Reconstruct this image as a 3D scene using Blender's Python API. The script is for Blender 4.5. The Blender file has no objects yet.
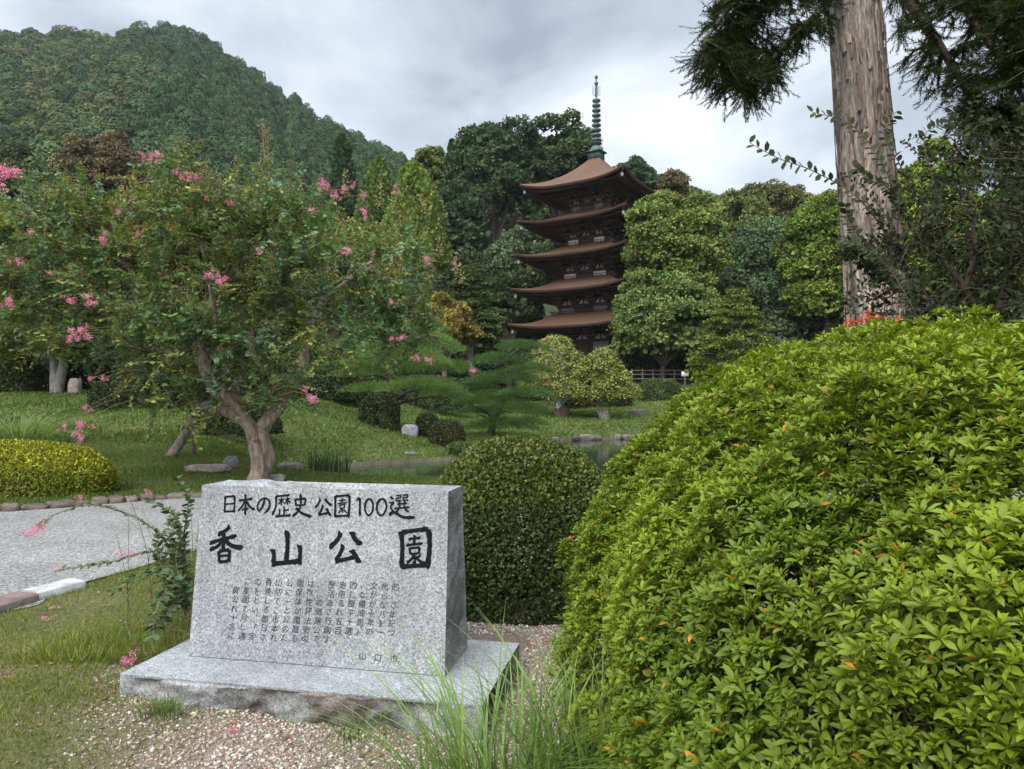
import bpy, math
import numpy as np
from mathutils import Vector

RNG = np.random.default_rng(11)
SC = bpy.context.scene
COL = SC.collection
F = 731.0
PITCH = math.atan(15.5 / F)
CAMZ = 1.55
PI = math.pi


def at(px, py, d):
    """world point on the sight line of photo pixel (px,py) at distance d along +Y"""
    xc, yc = (px - 512) / F, (384.5 - py) / F
    dy = math.cos(PITCH) - yc * math.sin(PITCH)
    dz = math.sin(PITCH) + yc * math.cos(PITCH)
    return np.array([xc / dy * d, d, CAMZ + dz / dy * d])


def U(a, b, n=None):
    return RNG.uniform(a, b, n)


def unit(v):
    v = np.asarray(v, float)
    return v / np.maximum(np.linalg.norm(v, axis=-1, keepdims=True), 1e-9)


def rsphere(n):
    return unit(RNG.normal(size=(n, 3)))


def smooth(t):
    t = np.clip(t, 0, 1)
    return t * t * (3 - 2 * t)


def lump(P, f, seed=0, octaves=1):
    """cheap smooth noise in [-1,1]: sums of sines in random directions"""
    r = np.random.default_rng(seed + 1000)
    P = np.asarray(P, float)
    out = np.zeros(P.shape[:-1])
    amp, tot = 1.0, 0.0
    for o in range(octaves):
        for k in range(5):
            k3 = unit(r.normal(size=P.shape[-1])) * f * r.uniform(.6, 1.5)
            out += amp * np.sin(P @ k3 + r.uniform(0, 6.28))
        tot += amp * 2.4
        amp *= .5
        f *= 2.1
    return np.clip(out / tot, -1, 1)


# ------------------------------------------------------------------ tagging
def tag(o, label=None, cat=None, group=None, kind=None):
    if label: o['label'] = label
    if cat: o['category'] = cat
    if group: o['group'] = group
    if kind: o['kind'] = kind
    return o


def thing(name, label, cat, loc, group=None):
    o = bpy.data.objects.new(name, None)
    o.empty_display_size = .1
    COL.objects.link(o)
    o.location = Vector([float(v) for v in loc])
    return tag(o, label, cat, group)


def origin_of(p):
    v = np.zeros(3)
    while p is not None:
        v += np.array(p.location)
        p = p.parent
    return v


# ------------------------------------------------------------------ geometry collector
class G:
    def __init__(s):
        s.V, s.T, s.C, s.n = [], [], [], 0

    def add(s, V, T, C=(1, 1, 1)):
        V = np.asarray(V, float).reshape(-1, 3)
        T = np.asarray(T, int).reshape(-1, 3)
        C = np.asarray(C, float)
        if C.ndim == 1: C = np.tile(C, (len(V), 1))
        s.V.append(V); s.T.append(T + s.n); s.C.append(C); s.n += len(V)
        return s

    def inst(s, tmpl, O, X, N, sc, col, sy=1.0):
        """place a template (verts, tris[, shade]) at each origin O with long axis X and normal N"""
        tv, tt = np.asarray(tmpl[0], float), np.asarray(tmpl[1], int)
        sh = np.asarray(tmpl[2], float) if len(tmpl) > 2 else np.ones(len(tv))
        O = np.asarray(O, float); n = len(O)
        if n == 0: return s
        X = unit(X)
        N = np.asarray(N, float)
        Y = unit(np.cross(N, X)); Z = np.cross(X, Y)
        sc = np.broadcast_to(np.asarray(sc, float), (n,))
        sy = np.broadcast_to(np.asarray(sy, float), (n,))
        W = (O[:, None, :] + sc[:, None, None] * (tv[None, :, 0:1] * X[:, None, :]
             + tv[None, :, 1:2] * (Y * sy[:, None])[:, None, :] + tv[None, :, 2:3] * Z[:, None, :]))
        k = len(tv)
        T = (tt[None] + (np.arange(n) * k)[:, None, None]).reshape(-1, 3)
        col = np.broadcast_to(np.asarray(col, float), (n, 3))
        C = (col[:, None, :] * sh[None, :, None]).reshape(-1, 3)
        return s.add(W.reshape(-1, 3), T, C)

    def tube(s, pts, rad, sides=8, col=(1, 1, 1), wob=0.0, cap=True):
        pts = np.asarray(pts, float); m = len(pts)
        rad = np.broadcast_to(np.asarray(rad, float), (m,))
        tan = unit(np.gradient(pts, axis=0))
        ref = np.array([0, 0, 1.0]) if abs(tan[0][2]) < .9 else np.array([1.0, 0, 0])
        a = unit(np.cross(tan[0], ref))
        A = []
        for i in range(m):
            a = unit(a - tan[i] * np.dot(a, tan[i])); A.append(a)
        A = np.array(A); B = np.cross(tan, A)
        th = np.arange(sides) / sides * 2 * PI
        ring = np.cos(th)[None, :, None] * A[:, None, :] + np.sin(th)[None, :, None] * B[:, None, :]
        rr = rad[:, None] * np.ones(sides)[None]
        if wob: rr = rr * (1 + wob * lump(ring * 1.0 + pts[:, None, :] * 2.5, 2.5, 5, 4))
        V = (pts[:, None, :] + ring * rr[..., None]).reshape(-1, 3)
        T = []
        i = np.arange(m - 1)[:, None] * sides; j = np.arange(sides)[None]; j2 = (j + 1) % sides
        q = np.stack([i + j, i + j2, i + sides + j2, i + sides + j], -1).reshape(-1, 4)
        T = np.concatenate([q[:, [0, 1, 2]], q[:, [0, 2, 3]]])
        if cap:
            k = len(V)
            V = np.concatenate([V, [pts[0], pts[-1]]])
            jj = np.arange(sides); jn = (jj + 1) % sides
            T = np.concatenate([T, np.stack([np.full(sides, k), jn, jj], -1),
                                np.stack([np.full(sides, k + 1), (m - 1) * sides + jj, (m - 1) * sides + jn], -1)])
        return s.add(V, T, col)

    def box(s, c, size, ax=None, col=(1, 1, 1)):
        """box of full size about centre c, axes rows of ax"""
        ax = np.eye(3) if ax is None else np.asarray(ax, float)
        h = np.asarray(size, float) / 2
        sg = np.array([[-1, -1, -1], [1, -1, -1], [1, 1, -1], [-1, 1, -1], [-1, -1, 1], [1, -1, 1], [1, 1, 1], [-1, 1, 1]], float)
        V = np.asarray(c, float) + (sg * h) @ ax
        T = [[0, 2, 1], [0, 3, 2], [4, 5, 6], [4, 6, 7], [0, 1, 5], [0, 5, 4], [1, 2, 6], [1, 6, 5], [2, 3, 7], [2, 7, 6], [3, 0, 4], [3, 4, 7]]
        return s.add(V, T, col)

    def grid(s, P, col=(1, 1, 1), closed=False):
        """P (m,n,3) lattice of points"""
        m, n = P.shape[:2]
        i = np.arange(m - 1)[:, None] * n; j = np.arange(n - 1)[None]
        q = np.stack([i + j, i + j + 1, i + n + j + 1, i + n + j], -1).reshape(-1, 4)
        C = np.asarray(col, float)
        if C.ndim == 3: C = C.reshape(-1, 3)
        return s.add(P.reshape(-1, 3), np.concatenate([q[:, [0, 1, 2]], q[:, [0, 2, 3]]]), C)

    def lathe(s, prof, c, sides=16, col=(1, 1, 1)):
        prof = np.asarray(prof, float)
        th = np.linspace(0, 2 * PI, sides + 1)
        P = np.stack([c[0] + prof[:, 0:1] * np.cos(th), c[1] + prof[:, 0:1] * np.sin(th), c[2] + prof[:, 1:2] + 0 * th], -1)
        return s.grid(P[:, ::1], col)

    def build(s, name, mat, parent=None, shade_smooth=False, loc=None):
        V = np.concatenate(s.V); T = np.concatenate(s.T); C = np.concatenate(s.C)
        off = origin_of(parent) if parent is not None else (np.zeros(3) if loc is None else np.asarray(loc, float))
        V = V - off
        me = bpy.data.meshes.new(name)
        me.vertices.add(len(V)); me.vertices.foreach_set('co', V.astype(np.float32).ravel())
        me.loops.add(len(T) * 3); me.loops.foreach_set('vertex_index', T.astype(np.int32).ravel())
        me.polygons.add(len(T)); me.polygons.foreach_set('loop_start', (np.arange(len(T)) * 3).astype(np.int32))
        a = me.attributes.new('Col', 'FLOAT_COLOR', 'POINT')
        a.data.foreach_set('color', np.concatenate([C, np.ones((len(C), 1))], 1).astype(np.float32).ravel())
        me.update(calc_edges=True)
        if shade_smooth: me.polygons.foreach_set('use_smooth', np.ones(len(T), bool))
        me.materials.append(mat)
        o = bpy.data.objects.new(name, me)
        COL.objects.link(o)
        if parent is not None: o.parent = parent
        elif loc is not None: o.location = Vector([float(v) for v in loc])
        return o


# ------------------------------------------------------------------ materials
def newmat(name):
    m = bpy.data.materials.new(name); m.use_nodes = True
    nt = m.node_tree
    return m, nt, nt.nodes, nt.links, nt.nodes['Principled BSDF']


def nd(N, t, **kw):
    n = N.new(t)
    for k, v in kw.items(): setattr(n, k, v)
    return n


def ramp(N, stops):
    r = N.new('ShaderNodeValToRGB')
    e = r.color_ramp.elements
    while len(e) < len(stops): e.new(.5)
    for i, (p, c) in enumerate(stops):
        e[i].position = p
        e[i].color = (c, c, c, 1) if not hasattr(c, '__len__') else (*c, 1)
    return r


def mixc(N, L, mode, fac, a, b):
    m = N.new('ShaderNodeMix'); m.data_type = 'RGBA'; m.blend_type = mode; m.clamp_factor = True
    for sock, v in ((m.inputs[0], fac), (m.inputs[6], a), (m.inputs[7], b)):
        if hasattr(v, 'links'): L.new(v, sock)
        elif hasattr(v, '__len__'): sock.default_value = (*v, 1)
        else: sock.default_value = v
    return m.outputs[2]


def leafmat(name, rough=.5, trans=.25, spec=.3, noise=0.0):
    m, nt, N, L, P = newmat(name)
    a = nd(N, 'ShaderNodeAttribute', attribute_name='Col')
    oi = N.new('ShaderNodeObjectInfo')
    c = mixc(N, L, 'MULTIPLY', 1.0, a.outputs['Color'], oi.outputs['Color'])
    L.new(c, P.inputs['Base Color'])
    P.inputs['Roughness'].default_value = rough
    P.inputs['Specular IOR Level'].default_value = spec
    t = N.new('ShaderNodeBsdfTranslucent')
    tc = mixc(N, L, 'MULTIPLY', 1.0, c, (1.25, 1.3, .6))
    L.new(tc, t.inputs[0])
    mx = N.new('ShaderNodeMixShader'); mx.inputs[0].default_value = trans
    L.new(P.outputs[0], mx.inputs[1]); L.new(t.outputs[0], mx.inputs[2])
    L.new(mx.outputs[0], N['Material Output'].inputs[0])
    return m


def colmat(name, rough=.8, spec=.3, scale=12, amount=.35, bump=.3, stretch=(1, 1, 1), metal=0):
    """vertex colour times soft noise, with bump: wood, stone, bark"""
    m, nt, N, L, P = newmat(name)
    a = nd(N, 'ShaderNodeAttribute', attribute_name='Col')
    tc = N.new('ShaderNodeTexCoord'); mp = N.new('ShaderNodeMapping'); mp.inputs['Scale'].default_value = stretch
    L.new(tc.outputs['Object'], mp.inputs[0])
    n = N.new('ShaderNodeTexNoise'); n.inputs['Scale'].default_value = scale; n.inputs['Detail'].default_value = 6; n.inputs['Roughness'].default_value = .65
    L.new(mp.outputs[0], n.inputs['Vector'])
    r = ramp(N, [(.3, 1 - amount), (.7, 1 + amount * .7)])
    L.new(n.outputs[0], r.inputs[0])
    L.new(mixc(N, L, 'MULTIPLY', 1.0, a.outputs['Color'], r.outputs[0]), P.inputs['Base Color'])
    P.inputs['Roughness'].default_value = rough; P.inputs['Specular IOR Level'].default_value = spec
    P.inputs['Metallic'].default_value = metal
    if bump:
        b = N.new('ShaderNodeBump'); b.inputs['Strength'].default_value = bump; b.inputs['Distance'].default_value = .02
        L.new(n.outputs[0], b.inputs['Height']); L.new(b.outputs[0], P.inputs['Normal'])
    return m


M = {}
M['leaf'] = leafmat('foliage', .55, .22, .25)
M['leaf_far'] = leafmat('foliage_far', .7, .12, .12)
M['leaf_near'] = leafmat('foliage_near', .5, .26, .2)
M['leaf_dark'] = leafmat('foliage_dark', .6, .2, .08)
M['petal'] = leafmat('petal', .6, .35, .2)
M['grass'] = leafmat('grass_blade', .55, .3, .25)
M['bark'] = colmat('bark', .9, .12, 16, .65, 1.0, (1, 1, .3))
M['wood'] = colmat('aged_wood', .8, .2, 6, .35, .3, (1, 1, 1))
M['roofbark'] = colmat('cypress_bark_roof', .85, .2, 3.5, .28, .5, (1, 1, 1))
M['plaster'] = colmat('plaster', .9, .2, 2, .2, 0)
M['bronze'] = colmat('verdigris_bronze', .6, .4, 4, .3, .1)
M['rock'] = colmat('garden_rock', .9, .25, 7, .5, .8)
M['soil'] = colmat('forest_floor', .95, .1, .6, .4, .3)
M['pebble'] = colmat('pebble', .85, .25, 60, .25, .2)


def granite():
    m, nt, N, L, P = newmat('granite')
    tc = N.new('ShaderNodeTexCoord')
    a = nd(N, 'ShaderNodeAttribute', attribute_name='Col')
    n1 = N.new('ShaderNodeTexNoise'); n1.inputs['Scale'].default_value = 95; n1.inputs['Detail'].default_value = 3; n1.inputs['Roughness'].default_value = .75
    v = N.new('ShaderNodeTexVoronoi'); v.inputs['Scale'].default_value = 130
    n2 = N.new('ShaderNodeTexNoise'); n2.inputs['Scale'].default_value = 3.0; n2.inputs['Detail'].default_value = 5
    for q in (n1, v, n2): L.new(tc.outputs['Object'], q.inputs['Vector'])
    r1 = ramp(N, [(.30, (.09, .093, .10)), (.43, (.22, .228, .235)), (.55, (.31, .318, .325)), (.70, (.46, .465, .47))])
    L.new(n1.outputs[0], r1.inputs[0])
    sep = N.new('ShaderNodeSeparateColor'); L.new(v.outputs['Color'], sep.inputs[0])
    r2 = ramp(N, [(.0, .5), (.18, .82), (.5, 1.0), (1.0, 1.3)])
    L.new(sep.outputs[0], r2.inputs[0])
    c = mixc(N, L, 'MULTIPLY', .9, r1.outputs[0], r2.outputs[0])
    r3 = ramp(N, [(.3, (.66, .65, .635)), (.7, (.90, .885, .86))]); L.new(n2.outputs[0], r3.inputs[0])
    c = mixc(N, L, 'MULTIPLY', 1, c, r3.outputs[0])
    # rain streaks running down the face
    mp = N.new('ShaderNodeMapping'); mp.inputs['Scale'].default_value = (9, 9, .7); L.new(tc.outputs['Object'], mp.inputs[0])
    n4 = N.new('ShaderNodeTexNoise'); n4.inputs['Scale'].default_value = 1.0; n4.inputs['Detail'].default_value = 4; L.new(mp.outputs[0], n4.inputs['Vector'])
    r4 = ramp(N, [(.35, .86), (.6, 1.05)]); L.new(n4.outputs[0], r4.inputs[0])
    c = mixc(N, L, 'MULTIPLY', 1, c, r4.outputs[0])
    c = mixc(N, L, 'MULTIPLY', 1, c, a.outputs['Color'])
    L.new(c, P.inputs['Base Color'])
    P.inputs['Roughness'].default_value = .7; P.inputs['Specular IOR Level'].default_value = .35
    b = N.new('ShaderNodeBump'); b.inputs['Strength'].default_value = .35; b.inputs['Distance'].default_value = .004
    L.new(n1.outputs[0], b.inputs['Height']); L.new(b.outputs[0], P.inputs['Normal'])
    return m


M['granite'] = granite()


def flat(name, col, rough=.6, spec=.3):
    m, nt, N, L, P = newmat(name)
    P.inputs['Base Color'].default_value = (*col, 1); P.inputs['Roughness'].default_value = rough; P.inputs['Specular IOR Level'].default_value = spec
    return m


def inkmat(name, col, wear):
    m, nt, N, L, P = newmat(name)
    tc = N.new('ShaderNodeTexCoord')
    n = N.new('ShaderNodeTexNoise'); n.inputs['Scale'].default_value = 140; n.inputs['Detail'].default_value = 3
    L.new(tc.outputs['Object'], n.inputs['Vector'])
    r = ramp(N, [(.42, col), (.72, wear)]); L.new(n.outputs[0], r.inputs[0])
    L.new(r.outputs[0], P.inputs['Base Color']); P.inputs['Roughness'].default_value = 1.0; P.inputs['Specular IOR Level'].default_value = .05
    return m


M['ink'] = inkmat('carved_black_paint', (.006, .006, .007), (.016, .016, .018))
M['ink_worn'] = inkmat('worn_black_paint', (.010, .010, .012), (.08, .08, .08))


def groundmat():
    m, nt, N, L, P = newmat('ground')
    a = nd(N, 'ShaderNodeAttribute', attribute_name='Col')
    tc = N.new('ShaderNodeTexCoord')
    n1 = N.new('ShaderNodeTexNoise'); n1.inputs['Scale'].default_value = 28; n1.inputs['Detail'].default_value = 8; n1.inputs['Roughness'].default_value = .7
    n2 = N.new('ShaderNodeTexNoise'); n2.inputs['Scale'].default_value = 1.1; n2.inputs['Detail'].default_value = 6
    for q in (n1, n2): L.new(tc.outputs['Object'], q.inputs['Vector'])
    r1 = ramp(N, [(.3, .55), (.7, 1.35)]); L.new(n1.outputs[0], r1.inputs[0])
    r2 = ramp(N, [(.3, .75), (.7, 1.2)]); L.new(n2.outputs[0], r2.inputs[0])
    c = mixc(N, L, 'MULTIPLY', 1, a.outputs['Color'], r1.outputs[0])
    c = mixc(N, L, 'MULTIPLY', 1, c, r2.outputs[0])
    L.new(c, P.inputs['Base Color']); P.inputs['Roughness'].default_value = .95; P.inputs['Specular IOR Level'].default_value = .1
    b = N.new('ShaderNodeBump'); b.inputs['Strength'].default_value = .7; b.inputs['Distance'].default_value = .03
    L.new(n1.outputs[0], b.inputs['Height']); L.new(b.outputs[0], P.inputs['Normal'])
    return m


def pathmat():
    m, nt, N, L, P = newmat('path_gravel')
    tc = N.new('ShaderNodeTexCoord')
    v = N.new('ShaderNodeTexVoronoi'); v.inputs['Scale'].default_value = 55
    n2 = N.new('ShaderNodeTexNoise'); n2.inputs['Scale'].default_value = 1.3; n2.inputs['Detail'].default_value = 5
    for q in (v, n2): L.new(tc.outputs['Object'], q.inputs['Vector'])
    sep = N.new('ShaderNodeSeparateColor'); L.new(v.outputs['Color'], sep.inputs[0])
    r1 = ramp(N, [(0, (.10, .096, .088)), (.35, (.15, .144, .133)), (.7, (.20, .192, .178)), (1, (.30, .29, .27))]); L.new(sep.outputs[0], r1.inputs[0])
    r2 = ramp(N, [(.3, .85), (.7, 1.12)]); L.new(n2.outputs[0], r2.inputs[0])
    rd = ramp(N, [(.25, 1.0), (.6, .55)]); L.new(v.outputs['Distance'], rd.inputs[0])
    c = mixc(N, L, 'MULTIPLY', 1, r1.outputs[0], r2.outputs[0])
    L.new(c, P.inputs['Base Color']); P.inputs['Roughness'].default_value = .9; P.inputs['Specular IOR Level'].default_value = .2
    b = N.new('ShaderNodeBump'); b.inputs['Strength'].default_value = .8; b.inputs['Distance'].default_value = .01
    L.new(rd.outputs[0], b.inputs['Height']); L.new(b.outputs[0], P.inputs['Normal'])
    return m


def watermat():
    m, nt, N, L, P = newmat('pond_water')
    P.inputs['Base Color'].default_value = (.02, .03, .018, 1); P.inputs['Roughness'].default_value = .06
    P.inputs['Specular IOR Level'].default_value = .5; P.inputs['IOR'].default_value = 1.33
    tc = N.new('ShaderNodeTexCoord')
    n = N.new('ShaderNodeTexNoise'); n.inputs['Scale'].default_value = 2.2; n.inputs['Detail'].default_value = 3; L.new(tc.outputs['Object'], n.inputs['Vector'])
    b = N.new('ShaderNodeBump'); b.inputs['Strength'].default_value = .08; b.inputs['Distance'].default_value = .05
    L.new(n.outputs[0], b.inputs['Height']); L.new(b.outputs[0], P.inputs['Normal'])
    return m


def cedarbark():
    m, nt, N, L, P = newmat('cedar_bark')
    a = nd(N, 'ShaderNodeAttribute', attribute_name='Col')
    tc = N.new('ShaderNodeTexCoord'); mp = N.new('ShaderNodeMapping'); mp.inputs['Scale'].default_value = (1, 1, .15)
    L.new(tc.outputs['Object'], mp.inputs[0])
    n = N.new('ShaderNodeTexNoise'); n.inputs['Scale'].default_value = 52; n.inputs['Detail'].default_value = 6; n.inputs['Roughness'].default_value = .7; n.inputs['Distortion'].default_value = .6
    L.new(mp.outputs[0], n.inputs['Vector'])
    r = ramp(N, [(.30, (.018, .013, .010)), (.41, (.14, .115, .10)), (.52, (.25, .215, .19)), (.70, (.42, .39, .36))]); L.new(n.outputs[0], r.inputs[0])
    n2 = N.new('ShaderNodeTexNoise'); n2.inputs['Scale'].default_value = 2.2; n2.inputs['Detail'].default_value = 4; L.new(tc.outputs['Object'], n2.inputs['Vector'])
    r2 = ramp(N, [(.3, (.75, .72, .7)), (.7, (1.2, 1.15, 1.1))]); L.new(n2.outputs[0], r2.inputs[0])
    c = mixc(N, L, 'MULTIPLY', 1, r.outputs[0], r2.outputs[0])
    c = mixc(N, L, 'MULTIPLY', 1, c, a.outputs['Color'])
    L.new(c, P.inputs['Base Color']); P.inputs['Roughness'].default_value = .9; P.inputs['Specular IOR Level'].default_value = .15
    b = N.new('ShaderNodeBump'); b.inputs['Strength'].default_value = .9; b.inputs['Distance'].default_value = .02
    L.new(n.outputs[0], b.inputs['Height']); L.new(b.outputs[0], P.inputs['Normal'])
    return m


M['ground'] = groundmat(); M['path'] = pathmat(); M['water'] = watermat(); M['cedar_bark'] = cedarbark()

# ------------------------------------------------------------------ leaf templates (long axis x, normal z, unit length)
T_CARD = ([[0, 0, 0], [.5, -.32, .06], [1, 0, 0], [.5, .32, .06]], [[0, 1, 2], [0, 2, 3]])
T_CLUMP = ([[0, 0, 0], [.35, -.42, .1], [.8, -.25, .0], [1, .08, .1], [.6, .40, .12], [.2, .3, 0]], [[0, 1, 2], [0, 2, 3], [0, 3, 4], [0, 4, 5]])
T_NEEDLE = ([[0, -.05, 0], [0, .05, 0], [1, 0, 0]], [[0, 1, 2]])
T_BLADE = ([[0, -.05, 0], [0, .05, 0], [.5, .04, .03], [.5, -.04, .03], [1, 0, .16]], [[0, 1, 2], [0, 2, 3], [3, 2, 4]], [.7, .7, 1, 1, 1.1])
T_LEAF = ([[0, 0, 0], [.38, 0, -.035], [.72, 0, -.03], [1, 0, -.1], [.38, -.17, .035], [.72, -.15, .03], [.38, .17, .035], [.72, .15, .03]],
          [[0, 4, 1], [0, 1, 6], [1, 4, 5], [1, 5, 2], [1, 2, 7], [1, 7, 6], [2, 5, 3], [2, 3, 7]], [.8, .95, 1, 1, 1, 1, 1, 1])
T_OVAL = ([[0, 0, 0], [.5, 0, -.04], [1, 0, -.08], [.25, -.24, .02], [.65, -.27, .02], [.25, .24, .02], [.65, .27, .02]],
          [[0, 3, 1], [1, 3, 4], [1, 4, 2], [0, 1, 5], [1, 6, 5], [1, 2, 6]], [.85, .95, 1, 1, 1, 1, 1])
T_PEB = ([[1, 0, 0], [0, .8, 0], [-1, 0, 0], [0, -.8, 0], [.1, .1, .6], [0, 0, -.6], [.6, .5, .25], [-.55, .5, .3], [-.6, -.5, .2], [.55, -.5, .3]],
         [[4, 0, 6], [4, 6, 1], [4, 1, 7], [4, 7, 2], [4, 2, 8], [4, 8, 3], [4, 3, 9], [4, 9, 0], [0, 5, 1], [1, 5, 2], [2, 5, 3], [3, 5, 0], [0, 1, 6], [1, 2, 7], [2, 3, 8], [3, 0, 9]])


def vary(c, n, v=.22, hue=.12):
    c = np.asarray(c, float)
    k = 1 + RNG.normal(size=(n, 1)) * v
    h = 1 + RNG.normal(size=(n, 1)) * hue * np.array([[1, .3, .2]])
    return np.clip(c * np.clip(k, .35, 2) * h, .002, .9)


# ------------------------------------------------------------------ terrain
POND = np.array([(-5.2, 18.4), (-4.6, 17.2), (-3, 16.6), (0, 16.3), (5, 17.5), (16, 19), (24, 24), (22, 34), (12, 35), (5, 34.8), (2.2, 33.5), (.8, 29),
                 (-.6, 24.5), (-2, 22.3), (-4, 21)], float)
WATER_Z = -.32


def poly_sd(x, y, poly):
    """signed distance to polygon, positive inside"""
    shp = x.shape
    p = np.stack([x.ravel(), y.ravel()], -1)
    d = np.full(len(p), 1e9); ins = np.zeros(len(p), bool)
    for i in range(len(poly)):
        a, b = poly[i], poly[(i + 1) % len(poly)]
        e = b - a; w = p - a
        t = np.clip((w @ e) / (e @ e), 0, 1)
        d = np.minimum(d, np.linalg.norm(w - t[:, None] * e, axis=1))
        c = ((a[1] <= p[:, 1]) & (b[1] > p[:, 1])) | ((b[1] <= p[:, 1]) & (a[1] > p[:, 1]))
        with np.errstate(divide='ignore', invalid='ignore'):
            xi = a[0] + (p[:, 1] - a[1]) / (b[1] - a[1]) * (b[0] - a[0])
        ins ^= c & (p[:, 0] < xi)
    return np.where(ins, d, -d).reshape(shp)


def H(x, y):
    x = np.asarray(x, float); y = np.asarray(y, float)
    left = smooth((-x - 1.5) / 8)
    zl = np.interp(y, [0, 12.4, 13.4, 16, 25, 34, 45, 60, 79, 100, 2000], [0, 0, .1, .4, 1.75, 2.0, 2.3, 3.0, 4.8, 6, 6])
    zr = np.interp(y, [0, 14, 27, 34, 45, 60, 79, 100, 2000], [0, 0, .2, .0, .8, 2.2, 4.8, 6, 6])
    z = zl * left + zr * (1 - left)
    z = z + .06 * lump(np.stack([x, y], -1), .5, 3) * smooth((y - 12.4) / 5)
    z = z + .008 * lump(np.stack([x, y], -1), 3.2, 4, 2) * (y < 12)
    z = z - .06 * smooth((x + 2.1) / 1.2) * smooth((5.2 - y) / 1.2)
    sd = poly_sd(x, y, POND)
    near = smooth((-sd) / 2.2)
    z = np.where(sd > 0, WATER_Z - .02 - np.minimum(sd * .5, .7), (WATER_Z + .10) * (1 - near) + z * near)
    return z


def ridge_fn(pxs, pys, rd, y0, z0, p):
    q = (np.array(pxs, float) - 512) / F
    e = (400 - np.array(pys, float)) / F

    def f(x, y):
        y = np.maximum(np.asarray(y, float), 1)
        qq = np.asarray(x, float) / y
        el = np.interp(qq, q, e)
        R_ = np.interp(qq, q, np.broadcast_to(np.asarray(rd, float), q.shape))
        zr = 1.55 + el * R_
        s = (y - y0) / (R_ - y0)
        up = z0 + (zr - z0) * np.clip(s, 0, 1) ** p
        dn = zr - (y - R_) * .35
        return np.where(s <= 1, up, dn)
    return f


mount = ridge_fn([-900, -400, -100, 0, 60, 100, 150, 185, 230, 300, 350, 395, 430, 480, 560, 700], [90, 60, 42, 38, 35, 41, 28, 31, 60, 108, 138, 157, 180, 215, 270, 340],
                 430, 95, 4.5, 1.12)
hill = ridge_fn([200, 380, 440, 520, 600, 680, 720, 770, 850, 1024, 1300, 1900], [300, 250, 185, 170, 185, 215, 235, 222, 225, 225, 230, 260],
                [150, 150, 150, 150, 150, 150, 155, 160, 160, 160, 160, 160], 92, 5, 1.05)


def Zg(x, y):
    return np.maximum(np.maximum(H(x, y), np.where(np.asarray(y) > 95, mount(x, y), -99)), np.where(np.asarray(y) > 92, hill(x, y), -99))


def grass_density(x, y):
    P = np.stack([x, y], -1)
    n = lump(P, 3.0, 21, 3)
    d_left = smooth((-1.55 - x) / .9) * smooth((y - 3.7) / .7) * .95
    d_front = .12 + .5 * n + .80 * smooth((-1.15 - x) / .9)
    d = np.maximum(d_left + .25 * n * d_left, d_front)
    d = np.where((x > -.2), .04 + .3 * np.maximum(n - .2, 0), d)
    d = np.where((y > 4.3) & (x > -1.7) & (x < .6), .05, d)
    return np.clip(d, 0, 1)


def make_ground():
    xs = np.concatenate([-np.geomspace(5.2, 1500, 90)[::-1], np.arange(-5.1, 2.6, .07), np.geomspace(2.7, 1500, 90)])
    ys = np.concatenate([-np.geomspace(1, 300, 14)[::-1], np.arange(-.5, 2.4, .5), np.arange(2.5, 8, .07), np.arange(8.1, 40, .3), np.geomspace(40.5, 1800, 60)])
    X, Y = np.meshgrid(xs, ys)
    Z = H(X, Y)
    P = np.stack([X, Y, Z], -1)
    lawn = np.array([.070, .085, .022]); soil = np.array([.17, .125, .095]); lawn2 = np.array([.075, .085, .03])
    gd = grass_density(X, Y)[..., None]
    near = (soil * (1 - gd * .75) + lawn * gd * .75)
    far = lawn * .8 + .2 * lawn2
    n = lump(np.stack([X, Y], -1), .8, 9, 3)[..., None]
    far = far * (1 + .2 * n) + np.array([.03, .015, .005]) * np.maximum(n, 0)
    wood = np.array([.06, .055, .03])
    w = smooth((Y - 52) / 12)[..., None]
    far = far * (1 - w) + wood * w
    t = smooth((Y - 8.5) / 1.5)[..., None]
    t = np.maximum(t, smooth((np.abs(X + 1.5) - 4.2) / 1.0)[..., None])
    C = near * (1 - t) + far * t
    sd = poly_sd(X, Y, POND)
    mud = np.array([.07, .06, .04])
    k = smooth((sd + .5) / .5)[..., None]
    C = C * (1 - k) + mud * k
    g = G().grid(P, C)
    tag(g.build('ground', M['ground'], None, True), kind='structure')


make_ground()


def make_terrain(name, f, q0, q1, y0, y1, nq, ny):
    q = np.linspace(q0, q1, nq)[:, None]; y = np.geomspace(y0, y1, ny)[None]
    X = q * y; Y = y + 0 * q
    Z = f(X, Y)
    Z = Z + np.clip((Y - y0) / 60, 0, 1) * 2.5 * lump(np.stack([X, Y], -1), .05, 31, 3)
    g = G().grid(np.stack([X, Y, Z], -1), (.045, .05, .028))
    tag(g.build(name, M['soil'], None, True), kind='structure')


make_terrain('mountain', mount, -1.9, .25, 90, 700, 120, 90)
make_terrain('hill', hill, -.43, 1.9, 88, 330, 110, 70)

# pond water
tag(G().add([(-7, 15, WATER_Z), (26, 15, WATER_Z), (26, 36.5, WATER_Z), (-7, 36.5, WATER_Z)], [[0, 1, 2], [0, 2, 3]]).build('pond_water', M['water']), kind='structure')

# path
NEAR = np.array([(-30, 1.5), (-12, 3.5), (-6, 4.7), (-3.74, 5.34), (-3.68, 5.95), (-3.45, 6.7), (-3.15, 7.7), (-2.2, 8.9), (0, 9.6), (4, 10), (14, 10.5), (40, 11)])
FAR = np.array([(-34, 8.0), (-14, 9.3), (-9, 9.75), (-7.1, 10.1), (-6, 10.9), (-5, 11.6), (-3.4, 12.0), (-2, 12.3), (0, 12.5), (4, 12.8), (14, 13.0), (40, 13.2)])


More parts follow.
